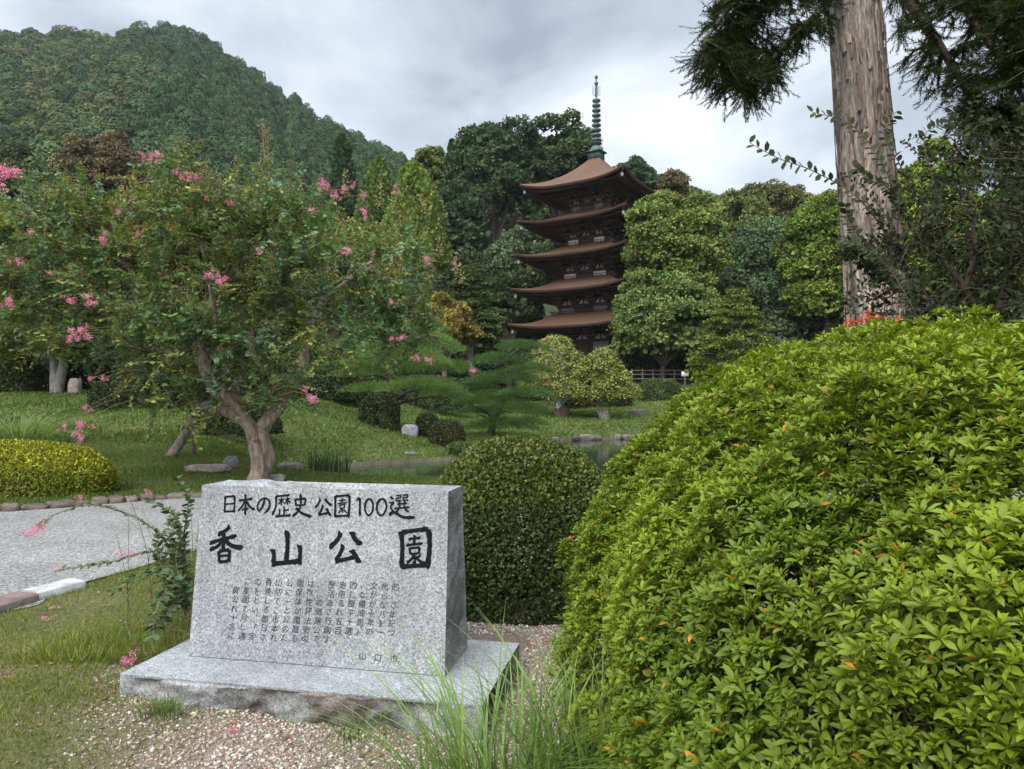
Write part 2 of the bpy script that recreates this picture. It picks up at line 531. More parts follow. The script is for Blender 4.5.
def resample(P, n):
    s = np.concatenate([[0], np.cumsum(np.linalg.norm(np.diff(P, axis=0), axis=1))])
    t = np.linspace(0, s[-1], n)
    return np.stack([np.interp(t, s, P[:, k]) for k in range(P.shape[1])], -1)


def smoothline(P, n, dim=None):
    """Catmull-Rom through points"""
    P = np.asarray(P, float)
    Q = np.concatenate([[2 * P[0] - P[1]], P, [2 * P[-1] - P[-2]]])
    out = []
    m = len(P) - 1
    for i in range(m):
        t = np.linspace(0, 1, n, endpoint=False)[:, None]
        a, b, c, d = Q[i], Q[i + 1], Q[i + 2], Q[i + 3]
        out.append(.5 * (2 * b + (c - a) * t + (2 * a - 5 * b + 4 * c - d) * t ** 2 + (3 * b - a - 3 * c + d) * t ** 3))
    out.append(P[-1:])
    return np.concatenate(out)


def make_path():
    a = smoothline(NEAR, 14); b = smoothline(FAR, 14)
    t = np.linspace(0, 1, 16)[:, None, None]
    P2 = a[None] * (1 - t) + b[None] * t
    z = H(P2[..., 0], P2[..., 1]) * (P2[..., 1] > 12) + .014
    tag(G().grid(np.concatenate([P2, z[..., None]], -1)).build('path', M['path'], None, True), kind='structure')


make_path()

# ------------------------------------------------------------------ rocks
def rock_mesh(g, c, size, seed, col, rot=0.0, flat_=.0):
    n, m = 22, 12
    th = np.linspace(0, 2 * PI, n + 1)[None]; ph = np.linspace(-PI / 2, PI / 2, m)[:, None]
    D = np.stack([np.cos(ph) * np.cos(th), np.cos(ph) * np.sin(th), np.sin(ph) + 0 * th], -1)
    E = np.sign(D) * np.abs(D) ** .6
    r = 1 + .17 * lump(D, 2.2, seed, 3) + .07 * lump(D, 7, seed + 2, 2)
    P = E * r[..., None]
    P[:, -1] = P[:, 0]
    P = P * np.asarray(size)
    c_, s_ = math.cos(rot), math.sin(rot)
    P = np.stack([P[..., 0] * c_ - P[..., 1] * s_, P[..., 0] * s_ + P[..., 1] * c_, P[..., 2]], -1) + np.asarray(c)
    tint = 1 + .2 * lump(D, 4, seed + 7, 2)[..., None]
    g.grid(P, np.asarray(col) * tint)


def rock(name, label, px, py, d, w, h, col, seed, cat='rock', group=None, dep=None, rot=0.0):
    col = np.asarray(col) * .62
    p = at(px, py, d)
    z = float(H(p[0:1], p[1:2])[0])
    loc = np.array([p[0], d, z])
    g = G(); rock_mesh(g, loc + [0, 0, h * .3], (w / 2, (dep or w * .7) / 2, h * .7), seed, col, rot)
    return tag(g.build(name, M['rock'], None, True, loc), label, cat, group)


def kerb_row():
    line = smoothline(FAR, 60); s = resample(line, 4000)
    seg = np.concatenate([[0], np.cumsum(np.linalg.norm(np.diff(s, axis=0), axis=1))])
    i = np.searchsorted(s[:, 0], -11.5); t = seg[i]; end = seg[np.searchsorted(s[:, 0], -1.0)]
    k = 0
    while t < end:
        L_ = U(.18, .36)
        j = min(np.searchsorted(seg, t + L_ / 2), len(s) - 2)
        c = s[j]; dr = s[j + 1] - s[j - 1]
        h = U(.07, .10)
        z = float(H(c[:1], c[1:])[0])
        g = G(); rock_mesh(g, [c[0], c[1] + .08, z + h * .42], (L_ * .56, .13, h * .72), 100 + k, np.array([.12, .09, .075]) * U(.7, 1.3), math.atan2(dr[1], dr[0]))
        tag(g.build('kerb_stone', M['rock'], None, True, [c[0], c[1] + .08, z]), 'rough reddish edging stone along the far side of the grey path', 'kerb stone', 'edging stones along the far side of the path')
        t += L_ + .01; k += 1


kerb_row()

# near path edge: concrete edging pieces
def edging(name, label, a, b, w, h, col):
    a = np.array(a, float); b = np.array(b, float)
    u = unit(b - a); v = np.array([-u[1], u[0]])
    mid = (a + b) / 2
    g = G()
    n = 12
    ln = np.linalg.norm(b - a)
    S = np.linspace(-.5, .5, n)[:, None]; prof = np.array([(-.5, -.5), (-.5, .38), (-.42, .5), (.42, .5), (.5, .38), (.5, -.5)])
    P = np.zeros((n, len(prof), 3))
    for i in range(n):
        for j, (pv, pz) in enumerate(prof):
            q = mid + u * S[i, 0] * ln + v * pv * w
            P[i, j] = (q[0], q[1], h * .5 + pz * h)
    P += .006 * lump(P, 9, 8, 2)[..., None]
    g.grid(P, col)
    for e in (0, n - 1):
        c = P[e].mean(0); k = len(prof)
        g.add(np.concatenate([P[e], [c]]), [[i, (i + 1) % k, k] for i in range(k)], col)
    return tag(g.build(name, M['rock'], None, False, [mid[0], mid[1], 0]), label, 'edging')


edging('edging_slab', 'pale concrete edging slab at the corner of path and grass', (-3.74, 5.70), (-3.60, 6.08), .2, .07, (.33, .33, .31))
edging('edging_stone', 'flat reddish edging stone beside the pale slab at the left', (-3.83, 5.22), (-3.74, 5.66), .24, .07, (.13, .095, .08))
edging('edging_stone', 'long reddish edging stone running off at the left edge', (-5.2, 4.86), (-3.9, 5.2), .24, .06, (.16, .12, .10))

# ------------------------------------------------------------------ stone monument
def monument():
    TL = np.array(at(120, 672, 3.88)); TR = np.array(at(482, 703, 3.48)); BR = np.array(at(511, 641, 4.38))
    zt = .108
    u = unit((TR - TL)[:2]); v = np.array([-u[1], u[0]])
    Wp = np.linalg.norm((TR - TL)[:2]); Dp = abs(np.dot((BR - TR)[:2], v))
    o = TL[:2]

    def W(a, b, z):   # a along the face, b towards the back
        a, b, z = np.broadcast_arrays(np.asarray(a, float), np.asarray(b, float), np.asarray(z, float))
        return np.stack([o[0] + u[0] * a + v[0] * b, o[1] + u[1] * a + v[1] * b, z], -1)
    c = W(Wp / 2, Dp / 2, 0)
    root = thing('stone_monument', 'grey granite park monument with carved black Japanese lettering on a granite plinth', 'monument', c)

    def block(name, w0, w1, d0f, d0b, d1f, d1b, z0, z1, a0, mat, rough_sides, rough_top, seed, chamf, lean_l=0.0, lean_r=0.0):
        """tapered block; front face smooth, other faces rough where asked"""
        g = G()
        nu, nv, nw = 110, 64, 30

        def pt(a, b, h):   # all in 0..1
            wl = a0 - w0 / 2 + h * lean_l; wr = a0 + w0 / 2 + h * lean_r
            x = wl + (wr - wl) * a
            f = d0f + (d1f - d0f) * h; k = d0b + (d1b - d0b) * h
            return x, f + (k - f) * b, z0 + (z1 - z0) * h
        A = np.linspace(0, 1, nu); B = np.linspace(0, 1, nw); Hh = np.linspace(0, 1, nv)
        faces = {'front': (A[None] + 0 * Hh[:, None], 0 * A[None] + 0 * Hh[:, None], Hh[:, None] + 0 * A[None]),
                 'back': (A[None, ::-1] + 0 * Hh[:, None], 1 + 0 * A[None] + 0 * Hh[:, None], Hh[:, None] + 0 * A[None]),
                 'right': (1 + 0 * B[None] + 0 * Hh[:, None], B[None] + 0 * Hh[:, None], Hh[:, None] + 0 * B[None]),
                 'left': (0 * B[None] + 0 * Hh[:, None], B[None, ::-1] + 0 * Hh[:, None], Hh[:, None] + 0 * B[None]),
                 'top': (A[None] + 0 * B[:, None], B[:, None] + 0 * A[None], 1 + 0 * A[None] + 0 * B[:, None])}
        for nm, (a, b, h) in faces.items():
            x, y, z = pt(a, b, h)
            # how far from the smooth front face's own border the roughness starts
            amt = rough_sides if nm != 'top' else rough_top
            if nm == 'front': amt = 0 if name == 'stele' else rough_sides
            P = np.stack([x, y, z], -1)
            edge = np.minimum.reduce([a + (nm in ('right', 'left')) * 9, 1 - a + (nm in ('right', 'left')) * 9, b + (nm in ('front', 'back')) * 9, 1 - b + (nm in ('front', 'back')) * 9,
                                      h + (nm == 'top') * 9, 1 - h + (nm == 'top') * 9])
            m = smooth(edge / .08)
            nz = lump(P, 9, seed, 4) - .25 + .5 * np.minimum(lump(P, 26, seed + 1, 2), 0)
            dz = amt * nz * m
            if nm == 'top': z = z + dz
            elif nm == 'front': y = y - dz * (h < .93)
            elif nm == 'back': y = y + dz
            elif nm == 'right': x = x + dz
            else: x = x - dz
            # worn edges
            Q = W(x, y, z)
            tint = np.ones(Q.shape)
            if nm == 'top' and name == 'stele':
                tint = tint * np.array([.13, .115, .10]) * (1 + .5 * lump(P, 14, 5, 3))[..., None]
            if amt:
                dk = np.clip(-nz + .2, 0, 1)[..., None] * m[..., None]
                wt = 1.0 if name == 'plinth' else .3
                tint = 1 - wt * dk * np.array([.45, .52, .55])
                st = smooth((lump(P, 7, seed + 3, 4)[..., None] + .12) * 3.5) * m[..., None]
                tint = tint * (1 - wt * st * np.array([.42, .54, .58])) * (1 - wt * np.array([.08, .11, .14]))
            g.grid(Q, tint)
        return g.build(name, mat, root)
    # plinth: smooth top slab, rough-hewn sides
    block('plinth', Wp, Wp, 0, Dp, 0, Dp, -.10, zt, Wp / 2, M['granite'], .05, .0, 41, .01)
    SL = np.array(at(184, 657, 4.107)); SR = np.array(at(447, 672, 3.88))
    aL = np.dot((SL[:2] - o), u); aR = np.dot((SR[:2] - o), u); bL = np.dot((SL[:2] - o), v); bR = np.dot((SR[:2] - o), v)
    b0 = (bL + bR) / 2
    w0 = aR - aL; ac = (aL + aR) / 2
    hgt = .955
    stele = block('stele', w0, w0, b0, b0 + .45, b0 + .06, b0 + .33, zt + .004, zt + hgt, ac, M['granite'], .03, .03, 55, .01, .035, -.0)
    # face plane
    p0 = W(ac, b0, zt); n_in = unit(np.array([v[0] * hgt, v[1] * hgt, -.06]))
    e1 = np.array([u[0], u[1], 0]); e2 = unit(np.array([v[0] * .06, v[1] * .06, hgt])); nrm = np.cross(e1, e2)
    eye = np.array([0, 0, CAMZ])

    def face(px, py, off):
        r = at(px, py, 4.0) - eye
        t = np.dot(p0 + nrm * off - eye, nrm) / np.dot(r, nrm)
        return eye + r * t

    def brush(strokes, kx, ky, sx, wid, name):
        g = G(); off = .0015
        for st in strokes:
            wsc = 1.0
            st = list(st)
            if isinstance(st[0], (int, float)): wsc = st.pop(0)
            pts = np.array(st, float)
            L3 = np.array([face(kx + a * sx, ky + b * sx, 0) for a, b in pts])
            loc = np.stack([(L3 - p0) @ e1, (L3 - p0) @ e2], -1)
            if len(loc) > 2: cur = smoothline(loc, 9)
            else: cur = resample(loc, 12)
            n = len(cur)
            tan = unit(np.gradient(cur, axis=0)); nr = np.stack([-tan[:, 1], tan[:, 0]], -1)
            t = np.linspace(0, 1, n)
            # brush pressure: firm entry, lighter middle, firm stop
            w = wid * wsc * (.80 + .25 * np.exp(-((t - .08) / .12) ** 2) + .22 * np.exp(-((t - .9) / .12) ** 2))
            w *= np.clip(t / .06, .55, 1) ** .5 * np.clip((1 - t) / .07, .35, 1) ** .6
            w *= 1 + .07 * np.sin(np.arange(n) * 1.7 + len(g.V))
            tilt = .18 * w[:, None] * tan
            Lp = cur + nr * w[:, None] / 2 + tilt; Rp = cur - nr * w[:, None] / 2 - tilt
            P = np.stack([Lp, Rp], 1)
            P3 = p0 + P[..., 0:1] * e1 + P[..., 1:2] * e2 + nrm * off
            g.grid(P3)
            off += .00004
        return g.build(name, M['ink'], stele)
    k = 240 / 1024
    title = [
        # ka
        [(128, 196), (112, 214), (76, 234)], [.9, (42, 270), (98, 252), (158, 238)], [(101, 222), (101, 262), (99, 300)], [.9, (99, 254), (76, 282), (42, 298)],
        [1.15, (104, 254), (136, 280), (182, 290)], [.85, (80, 304), (82, 328), (84, 354)], [.85, (80, 304), (126, 297)], [.9, (126, 296), (126, 320), (123, 350)], [.6, (86, 325), (122, 321)], [.8, (85, 350), (123, 345)],
        # yama
        [1.2, (372, 216), (374, 280), (368, 350)], [1.1, (309, 294), (316, 322), (312, 358)], [1.15, (308, 358), (366, 352), (424, 346)], [1.1, (424, 276), (428, 310), (424, 362)],
        # ko
        [1.1, (602, 222), (586, 256), (552, 290)], [1.25, (648, 220), (662, 252), (688, 276)], [1.0, (612, 276), (600, 310), (578, 346)], [1.0, (578, 346), (622, 338), (664, 326)], [1.2, (646, 298), (664, 322), (680, 354)],
        # en
        [1.1, (858, 220), (864, 290), (860, 376)], [1.0, (858, 224), (910, 216), (974, 208)], [1.2, (976, 208), (980, 290), (970, 378)], [1.0, (862, 370), (914, 366), (970, 362)],
        [.6, (890, 252), (942, 246)], [.65, (916, 234), (915, 274)], [.6, (880, 278), (952, 270)], [.55, (894, 290), (897, 316)], [.55, (894, 291), (938, 287)], [.55, (938, 287), (934, 314)], [.5, (897, 315), (934, 312)],
        [.65, (914, 318), (902, 338), (882, 354)], [.6, (916, 318), (917, 352), (908, 348)], [.7, (922, 326), (936, 344), (960, 356)], [.5, (944, 318), (930, 330)]]
    brush(title, 200, 480, k, .0275, 'title_lettering')
    head = [
        [(108, 70), (107, 104), (105, 140)], [(108, 72), (148, 68)], [(148, 68), (148, 104), (146, 140)], [.8, (110, 103), (145, 100)], [.9, (108, 135), (146, 132)],
        [(166, 88), (226, 80)], [(194, 60), (195, 104), (193, 150)], [.9, (192, 88), (180, 112), (162, 132)], [1.2, (197, 90), (212, 112), (233, 128)], [.8, (180, 126), (208, 122)],
        [.95, (276, 80), (270, 106), (255, 130), (246, 118), (252, 94), (272, 78), (292, 84), (299, 104), (291, 126), (274, 142)],
        [(322, 70), (384, 64)], [(325, 70), (324, 110), (308, 150)], [.7, (337, 86), (360, 83)], [.7, (348, 74), (347, 108)], [.6, (347, 88), (334, 104)], [.6, (349, 88), (358, 98)],
        [.7, (363, 83), (386, 79)], [.7, (374, 72), (373, 106)], [.6, (372, 86), (361, 102)], [.8, (375, 86), (388, 98)], [.8, (359, 111), (359, 152)], [.8, (360, 130), (380, 127)], [.8, (340, 124), (340, 152)], [(322, 155), (388, 150)],
        [(406, 82), (412, 112)], [(406, 84), (452, 78)], [(452, 78), (447, 108)], [.8, (412, 108), (447, 105)], [(430, 58), (430, 106), (418, 134), (394, 156)], [1.3, (410, 118), (434, 140), (476, 157)],
        [(514, 80), (506, 100), (491, 119)], [1.2, (534, 80), (546, 96), (562, 109)], [(526, 106), (516, 132), (505, 148)], [(505, 148), (550, 139)], [1.2, (540, 120), (548, 136), (558, 153)],
        [(577, 68), (578, 112), (576, 160)], [(577, 70), (638, 64)], [1.1, (638, 64), (638, 110), (633, 160)], [.9, (578, 154), (634, 151)], [.6, (594, 87), (622, 84)], [.6, (607, 76), (607, 99)], [.6, (588, 100), (628, 96)],
        [.55, (597, 106), (598, 120)], [.55, (597, 107), (619, 104)], [.55, (619, 104), (617, 119)], [.5, (598, 120), (617, 118)], [.6, (606, 121), (591, 141)], [.6, (607, 120), (608, 139)], [.65, (613, 126), (628, 140)],
        [.9, (668, 86), (680, 76)], [(682, 74), (683, 112), (682, 152)],
        [.9, (722, 78), (707, 96), (705, 126), (716, 148), (731, 142), (739, 116), (734, 88), (720, 78)], [.9, (776, 78), (758, 98), (756, 128), (768, 150), (786, 142), (796, 114), (790, 88), (774, 78)],
        [1.1, (814, 70), (824, 82)], [.8, (808, 97), (828, 93)], [.8, (828, 93), (814, 116), (826, 134)], [1.3, (806, 147), (830, 138), (866, 157), (918, 160)],
        [.65, (838, 66), (858, 64)], [.6, (858, 64), (856, 76)], [.6, (838, 77), (856, 76)], [.6, (838, 77), (838, 89)], [.65, (838, 89), (859, 86)],
        [.65, (866, 64), (888, 62)], [.6, (888, 62), (886, 74)], [.6, (867, 75), (886, 74)], [.6, (867, 75), (867, 87)], [.65, (867, 87), (889, 85)],
        [.7, (842, 102), (884, 99)], [.7, (853, 92), (853, 118)], [.7, (873, 90), (872, 117)], [.8, (830, 121), (894, 115)], [.8, (850, 124), (836, 137)], [.9, (874, 122), (890, 136)]]
    brush(head, 200, 480, k, .0142, 'heading_lettering')
    rows = ['　この香山公園は、歴史的、文化的', '資産を適切に保存、活用しながら、', '公園として一体性のある整備がなさ', 'れていることが評価され平成十八年', '十月、都市公園法施行五十周年を記',
            '念し「日本の歴史公園百選」の一つ', 'に選定されたものです。']
    g = G(); off = .0016
    cache = {}

    def glyph(ch):
        if ch not in cache:
            cu = bpy.data.curves.new('glyph', 'FONT'); cu.body = ch; cu.align_x = 'CENTER'
            ob = bpy.data.objects.new('glyph', cu); COL.objects.link(ob)
            dg = bpy.context.evaluated_depsgraph_get(); me = bpy.data.meshes.new_from_object(ob.evaluated_get(dg))
            V = np.zeros(len(me.vertices) * 3); me.vertices.foreach_get('co', V); me.calc_loop_triangles()
            T = np.array([t.vertices[:] for t in me.loop_triangles], int).reshape(-1, 3)
            cache[ch] = (V.reshape(-1, 3), T)
            bpy.data.objects.remove(ob); bpy.data.meshes.remove(me); bpy.data.curves.remove(cu)
        return cache[ch]
    todo = [(236.3 + 10.58 * c - .9 * r + U(-.3, .3), 581.5 + .39 * (c - 1) + 9.15 * r + U(-.3, .3), ch) for r, row in enumerate(rows) for c, ch in enumerate(row) if ch != '　']
    todo += [(362.2, 656.5, '山'), (377.2, 658, '口'), (393.6, 659, '市')]
    for px, py, ch in todo:
        V, T = glyph(ch)
        if len(T) == 0: continue
        c3 = face(px, py, off); sz = .044
        ang = -.06 + U(-.04, .04)
        x = V[:, 0] * math.cos(ang) - V[:, 1] * math.sin(ang); y = V[:, 0] * math.sin(ang) + V[:, 1] * math.cos(ang)
        x = x + y * .08
        g.add(c3 + e1 * (x * sz)[:, None] + e2 * ((y - .35) * sz)[:, None], T)
        off += .000002
    g.build('text_lettering', M['ink_worn'], stele)
    return root


monument()


# ------------------------------------------------------------------ pagoda
def pagoda():
    d = 79.0
    c = at(597, 365, d); cz = 4.75
    c = np.array([c[0], d, cz])
    root = thing('pagoda', 'five storied dark timber pagoda with brown bark roofs and green bronze spire', 'pagoda', c)
    phi = math.radians(11.5)
    # side normals: rotate the square so that one corner points (sin phi, -cos phi)
    axs = [(math.sin(phi - PI / 4 + k * PI / 2), -math.cos(phi - PI / 4 + k * PI / 2)) for k in range(4)]
    DK = np.array([.032, .018, .013]); DK2 = np.array([.055, .031, .023]); RB = np.array([.100, .054, .034]); WH = np.array([.42, .36, .30])

    def S(k, a, b, z):  # a along side k, b outward from the axis, z above base
        n = axs[k]; t = (-n[1], n[0])
        a, b, z = np.broadcast_arrays(np.asarray(a, float), np.asarray(b, float), np.asarray(z, float))
        return np.stack([c[0] + t[0] * a + n[0] * b, c[1] + t[1] * a + n[1] * b, cz + z], -1)

    def sbox(g, k, a, b, z, sa, sb, sz, col):
        n = axs[k]; ax = np.array([[-n[1], n[0], 0], [n[0], n[1], 0], [0, 0, 1.0]])
        g.box(S(k, a, b, z), (sa, sb, sz), ax, col)
    r2 = math.sqrt(2)
    eR = np.array([9.75, 9.45, 9.1, 8.8, 8.45]) / r2        # half widths of the eaves
    bR = np.array([4.7, 4.3, 3.9, 3.45, 3.0]) / r2       # half widths of the bodies
    eZ = np.array([4.35, 8.1, 11.75, 15.4, 19.0])        # eave height mid-side
    rise = np.array([1.55, 1.5, 1.45, 1.4, 4.05])
    inner = np.array([bR[1] + .55, bR[2] + .5, bR[3] + .5, bR[4] + .45, .5])
    floor = np.array([.9, *(eZ[:4] + rise[:4] - .15)])
    th = .27
    for s in range(5):
        w1, w0, z1, z0 = eR[s], inner[s], eZ[s], eZ[s] + rise[s]
        lift = .55 if s < 4 else .8
        n, m = 41, 15
        g = G(); ge = G()
        uu = np.linspace(-1, 1, n)[None]; tt = np.linspace(0, 1, m)[:, None]
        for k in range(4):
            w = w0 + (w1 - w0) * tt
            pz = .62 if s < 4 else .55
            zz = z1 + (z0 - z1) * (pz * (1 - tt) ** 2.2 + (1 - pz) * (1 - tt)) + lift * np.abs(uu) ** 3.2 * tt ** 2
            out = 1 + .012 * np.abs(uu) ** 3 * tt
            P = S(k, uu * w * out, w * out, zz)
            P[..., 2] += .025 * lump(P, 1.2, 70 + s, 3)
            tint = 1 + .22 * lump(P, .8, 30 + s, 3)[..., None]
            g.grid(P, RB * tint)
            # thick bark edge then underside boards
            e_top = P[-1]; e_bot = e_top - [0, 0, th]
            ins = S(k, uu[0] * (w1 - .35), w1 - .35, zz[-1] - th - .06)
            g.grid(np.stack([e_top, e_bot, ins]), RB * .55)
            ub = S(k, uu[0] * (w1 - 2.6), w1 - 2.6, z1 - th + .35 + 0 * uu[0])
            ub2 = S(k, uu[0] * (bR[s] + .1), bR[s] + .1, z1 - th + .55 + 0 * uu[0])
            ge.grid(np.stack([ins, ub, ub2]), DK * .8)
            # two tiers of rafters
            nr = 34
            for q in np.linspace(-.97, .97, nr):
                for (b0_, b1_, dz0, dz1, sz) in ((w1 - .42, w1 - 2.4, -.16, .22, .15), (w1 - 1.7, bR[s] + .2, -.18, -.02, .17)):
                    lf = lift * abs(q) ** 3.2 * min(1, (b0_ / w1)) ** 6
                    A = S(k, q * b0_, b0_, z1 - th + dz0 + lf); B = S(k, q * max(b1_, abs(q) * 0 + b1_), b1_, z1 - th + dz1)
                    ax0 = unit(B - A); ax1 = unit(np.cross([0, 0, 1.0], ax0)); ax2 = np.cross(ax0, ax1)
                    ge.box((A + B) / 2, (np.linalg.norm(B - A), .12, sz), [ax0, ax1, ax2], DK2 * 1.1)
        rf = g.build('roof', M['roofbark'], root)
        ge.build('rafters', M['wood'], rf)
        for k in range(4):
            gh = G(); gb = G()
            n0 = np.array(axs[k]); n1 = np.array(axs[(k + 1) % 4])
            dv = unit(n0 + n1); R_ = w1 * r2
            A = np.array([c[0] + dv[0] * (R_ - .1), c[1] + dv[1] * (R_ - .1), cz + z1 + lift - th - .1]); B = np.array([c[0] + dv[0] * bR[s] * r2, c[1] + dv[1] * bR[s] * r2, cz + z1 - th])
            ax0 = unit(B - A); ax1 = unit(np.cross([0, 0, 1.0], ax0))
            gh.box((A + B) / 2, (np.linalg.norm(B - A), .2, .26), [ax0, ax1, np.cross(ax0, ax1)], DK2)
            e = A + [dv[0] * -.35, dv[1] * -.35, -.12]
            gb.lathe([(0.02, 0), (.02, -.18), (.13, -.22), (.16, -.5), (.19, -.62), (0, -.55)], e, 10, (.12, .15, .13))
            gh.build('hip_rafter', M['wood'], rf); gb.build('wind_bell', M['bronze'], rf)
        # body
        zb0, zb1 = floor[s], z1 - .05
        hw = bR[s]
        gw = G(); gk = G(); gp = G(); pieces = []
        body_top = z1 - 1.35
        for k in range(4):
            gw.grid(np.stack([S(k, np.linspace(-hw, hw, 3), hw, zb0 - .3), S(k, np.linspace(-hw, hw, 3), hw, zb1 + .5)]), DK * .85)
            cols = np.linspace(-hw + .14, hw - .14, 4)
            for a in cols:
                x = S(k, a, hw, 0)
                if a < cols[-1] - .01: pieces.append(('column', G().tube([(x[0], x[1], cz + zb0 - .2), (x[0], x[1], cz + body_top + .15)], .15, 10, DK2), 'wood'))
            for z_, h_ in ((zb0 + .12, .2), (body_top - .05, .22)):
                sbox(gw, k, 0, hw + .06, z_, 2 * hw + .3, .18, h_, DK2)
            # plaster side bays and centre lattice door
            cw = cols[1] - cols[0]
            lo = zb0 + .24; hi = body_top - .18
            mid = (zb0 + body_top) / 2
            for sgn in (-1, 1):
                am = sgn * (cols[3] + cols[2]) / 2
                q_ = G(); pieces.append(('plaster_panel', q_, 'plaster'))
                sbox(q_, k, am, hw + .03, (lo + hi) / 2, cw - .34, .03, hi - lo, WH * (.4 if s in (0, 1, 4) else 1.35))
                sbox(gw, k, am, hw + .02, (lo + mid - .09) / 2, cw - .34, .04, max(mid - lo - .1, .1), DK * 1.4)
            gd = G(); pieces.append(('lattice_door', gd, 'wood'))
            sbox(gd, k, 0, hw + .02, (lo + hi) / 2, cw - .34, .04, hi - lo, DK * 1.5)
            for q in np.linspace(-.42, .42, 9):
                sbox(gd, k, q * (cw - .3), hw + .055, (lo + hi) / 2, .05, .03, hi - lo, DK2 * 1.3)
            # bracket complexes in three steps, with plaster in between
            bz = body_top + .12
            for a in cols:
                for st in range(3):
                    sbox(gk, k, a * (1 + .10 * st), hw + .18 + .42 * st, bz + .12 + .33 * st, .26, .6 + .25 * st, .17, DK2 * 1.15)
                    sbox(gk, k, a * (1 + .10 * st), hw + .28 + .46 * st, bz + .28 + .33 * st, 1.0 - .06 * st, .18, .15, DK2 * 1.2)
                    for q in (-.38, 0, .38):
                        sbox(gk, k, a * (1 + .10 * st) + q, hw + .28 + .46 * st, bz + .41 + .33 * st, .2, .22, .11, np.array([.22, .14, .10]))
            for st in range(3):
                sbox(gk, k, 0, hw + .28 + .46 * st, bz + .5 + .32 * st, 2 * (hw + .28 + .46 * st), .14, .1, DK2)
            for i in range(3):
                am = (cols[i] + cols[i + 1]) / 2
                for sg in (-1, 1):
                    # small white fan of plaster each side of the inter-column strut
                    x0 = S(k, am + sg * .07, hw + .04, bz + .02); x1 = S(k, am + sg * (cw * .5 - .34), hw + .04, bz + .02); x2 = S(k, am + sg * .12, hw + .04, bz + .55)
                    nn = np.array([axs[k][0], axs[k][1], 0]) * .03
                    tri = np.array([x0, x1, x2])
                    gp.add(np.concatenate([tri, tri + nn]), [[0, 1, 2], [3, 4, 5], [0, 1, 4], [0, 4, 3], [1, 2, 5], [1, 5, 4], [2, 0, 3], [2, 3, 5]], WH * .8)
        wl = gw.build('wall', M['wood'], root)
        for nm_, g_, m_ in pieces: g_.build(nm_, M[m_], wl)
        bk = gk.build('brackets', M['wood'], root); gp.build('plaster_lattice', M['plaster'], bk)
        # balcony
        if s > 0:
            gr = G(); bw = hw + .55
            for k in range(4):
                sbox(gr, k, 0, hw + .3, zb0, 2 * bw, .6, .08, DK2)
                for z_ in (.2, .42):
                    sbox(gr, k, 0, bw, zb0 + z_, 2 * bw + (.5 if z_ > .4 else 0), .07, .06, DK2 * 1.6)
                for a in np.linspace(-bw, bw, 7):
                    sbox(gr, k, a, bw, zb0 + .22, .06, .06, .42, DK2 * 1.5)
            gr.build('railing', M['wood'], root)
    # platform and steps
    gp = G()
    for k in range(4):
        gp.grid(np.stack([S(k, np.linspace(-5, 5, 9), 5, -1.5), S(k, np.linspace(-5, 5, 9), 5, .75), S(k, np.linspace(-3.2, 3.2, 9), 3.2, .76)]), (.16, .14, .12))
    gp.build('platform', M['rock'], root)
    # finial
    top = eZ[4] + rise[4]
    BZ = np.array([.050, .075, .066])
    fin = G()
    for k in range(4):
        sbox(fin, k, 0, .32, top + .2, 1.3, .66, .9, BZ * 1.2)
        sbox(fin, k, 0, .42, top + .68, 1.7, .86, .12, BZ * 1.3)
    fp = fin.build('finial', M['bronze'], root)
    x0, y0, zt = c[0], c[1], cz + top
    g = G(); g.lathe([(.75, .72), (.72, 1.0), (.5, 1.3), (.2, 1.42), (.2, 1.5), (.55, 1.62), (.6, 1.7), (.2, 1.75)], (x0, y0, zt), 20, BZ * 1.1); g.build('bowl', M['bronze'], fp)
    g = G(); g.tube([(x0, y0, zt + .6), (x0, y0, zt + 8.9)], [.13, .07], 8, BZ); g.build('mast', M['bronze'], fp)
    for i in range(9):
        z = zt + 2.05 + i * .54; r = .52 - .012 * i
        g = G()
        g.lathe([(r, -.11), (r + .03, -.02), (r, .09), (r - .05, .08), (r - .02, -.02), (r - .05, -.10), (r, -.11)], (x0, y0, z), 18, BZ)
        for q in range(4):
            an = q * PI / 4
            g.box((x0, y0, z), (2 * r, .05, .07), [[math.cos(an), math.sin(an), 0], [-math.sin(an), math.cos(an), 0], [0, 0, 1]], BZ)
        g.build('ring', M['bronze'], fp)
    g = G()
    for k in range(4):
        an = k * PI / 2 + phi; dx, dy = math.cos(an), math.sin(an)
        for q, (r0, za, zb) in enumerate(((.42, 6.85, 8.0), (.28, 6.95, 7.8))):
            g.tube([(x0, y0, zt + za), (x0 + dx * r0, y0 + dy * r0, zt + za + .1), (x0 + dx * r0, y0 + dy * r0, zt + zb), (x0, y0, zt + zb - .1)], .025, 5, BZ * 1.2)
    g.build('water_flame', M['bronze'], fp)
    for z, r in ((8.25, .24), (8.95, .2)):
        g = G(); g.lathe([(0.0, -r), (r * .7, -r * .7), (r, 0), (r * .7, r * .7), (.04, r * 1.1), (0, r * 1.4)], (x0, y0, zt + z), 12, BZ * 1.15); g.build('jewel', M['bronze'], fp)


pagoda()

# ------------------------------------------------------------------ plants: generators
def shell(n, up=-.35):
    D = rsphere(int(n * 2.2) + 8)
    return D[D[:, 2] > up][:n]


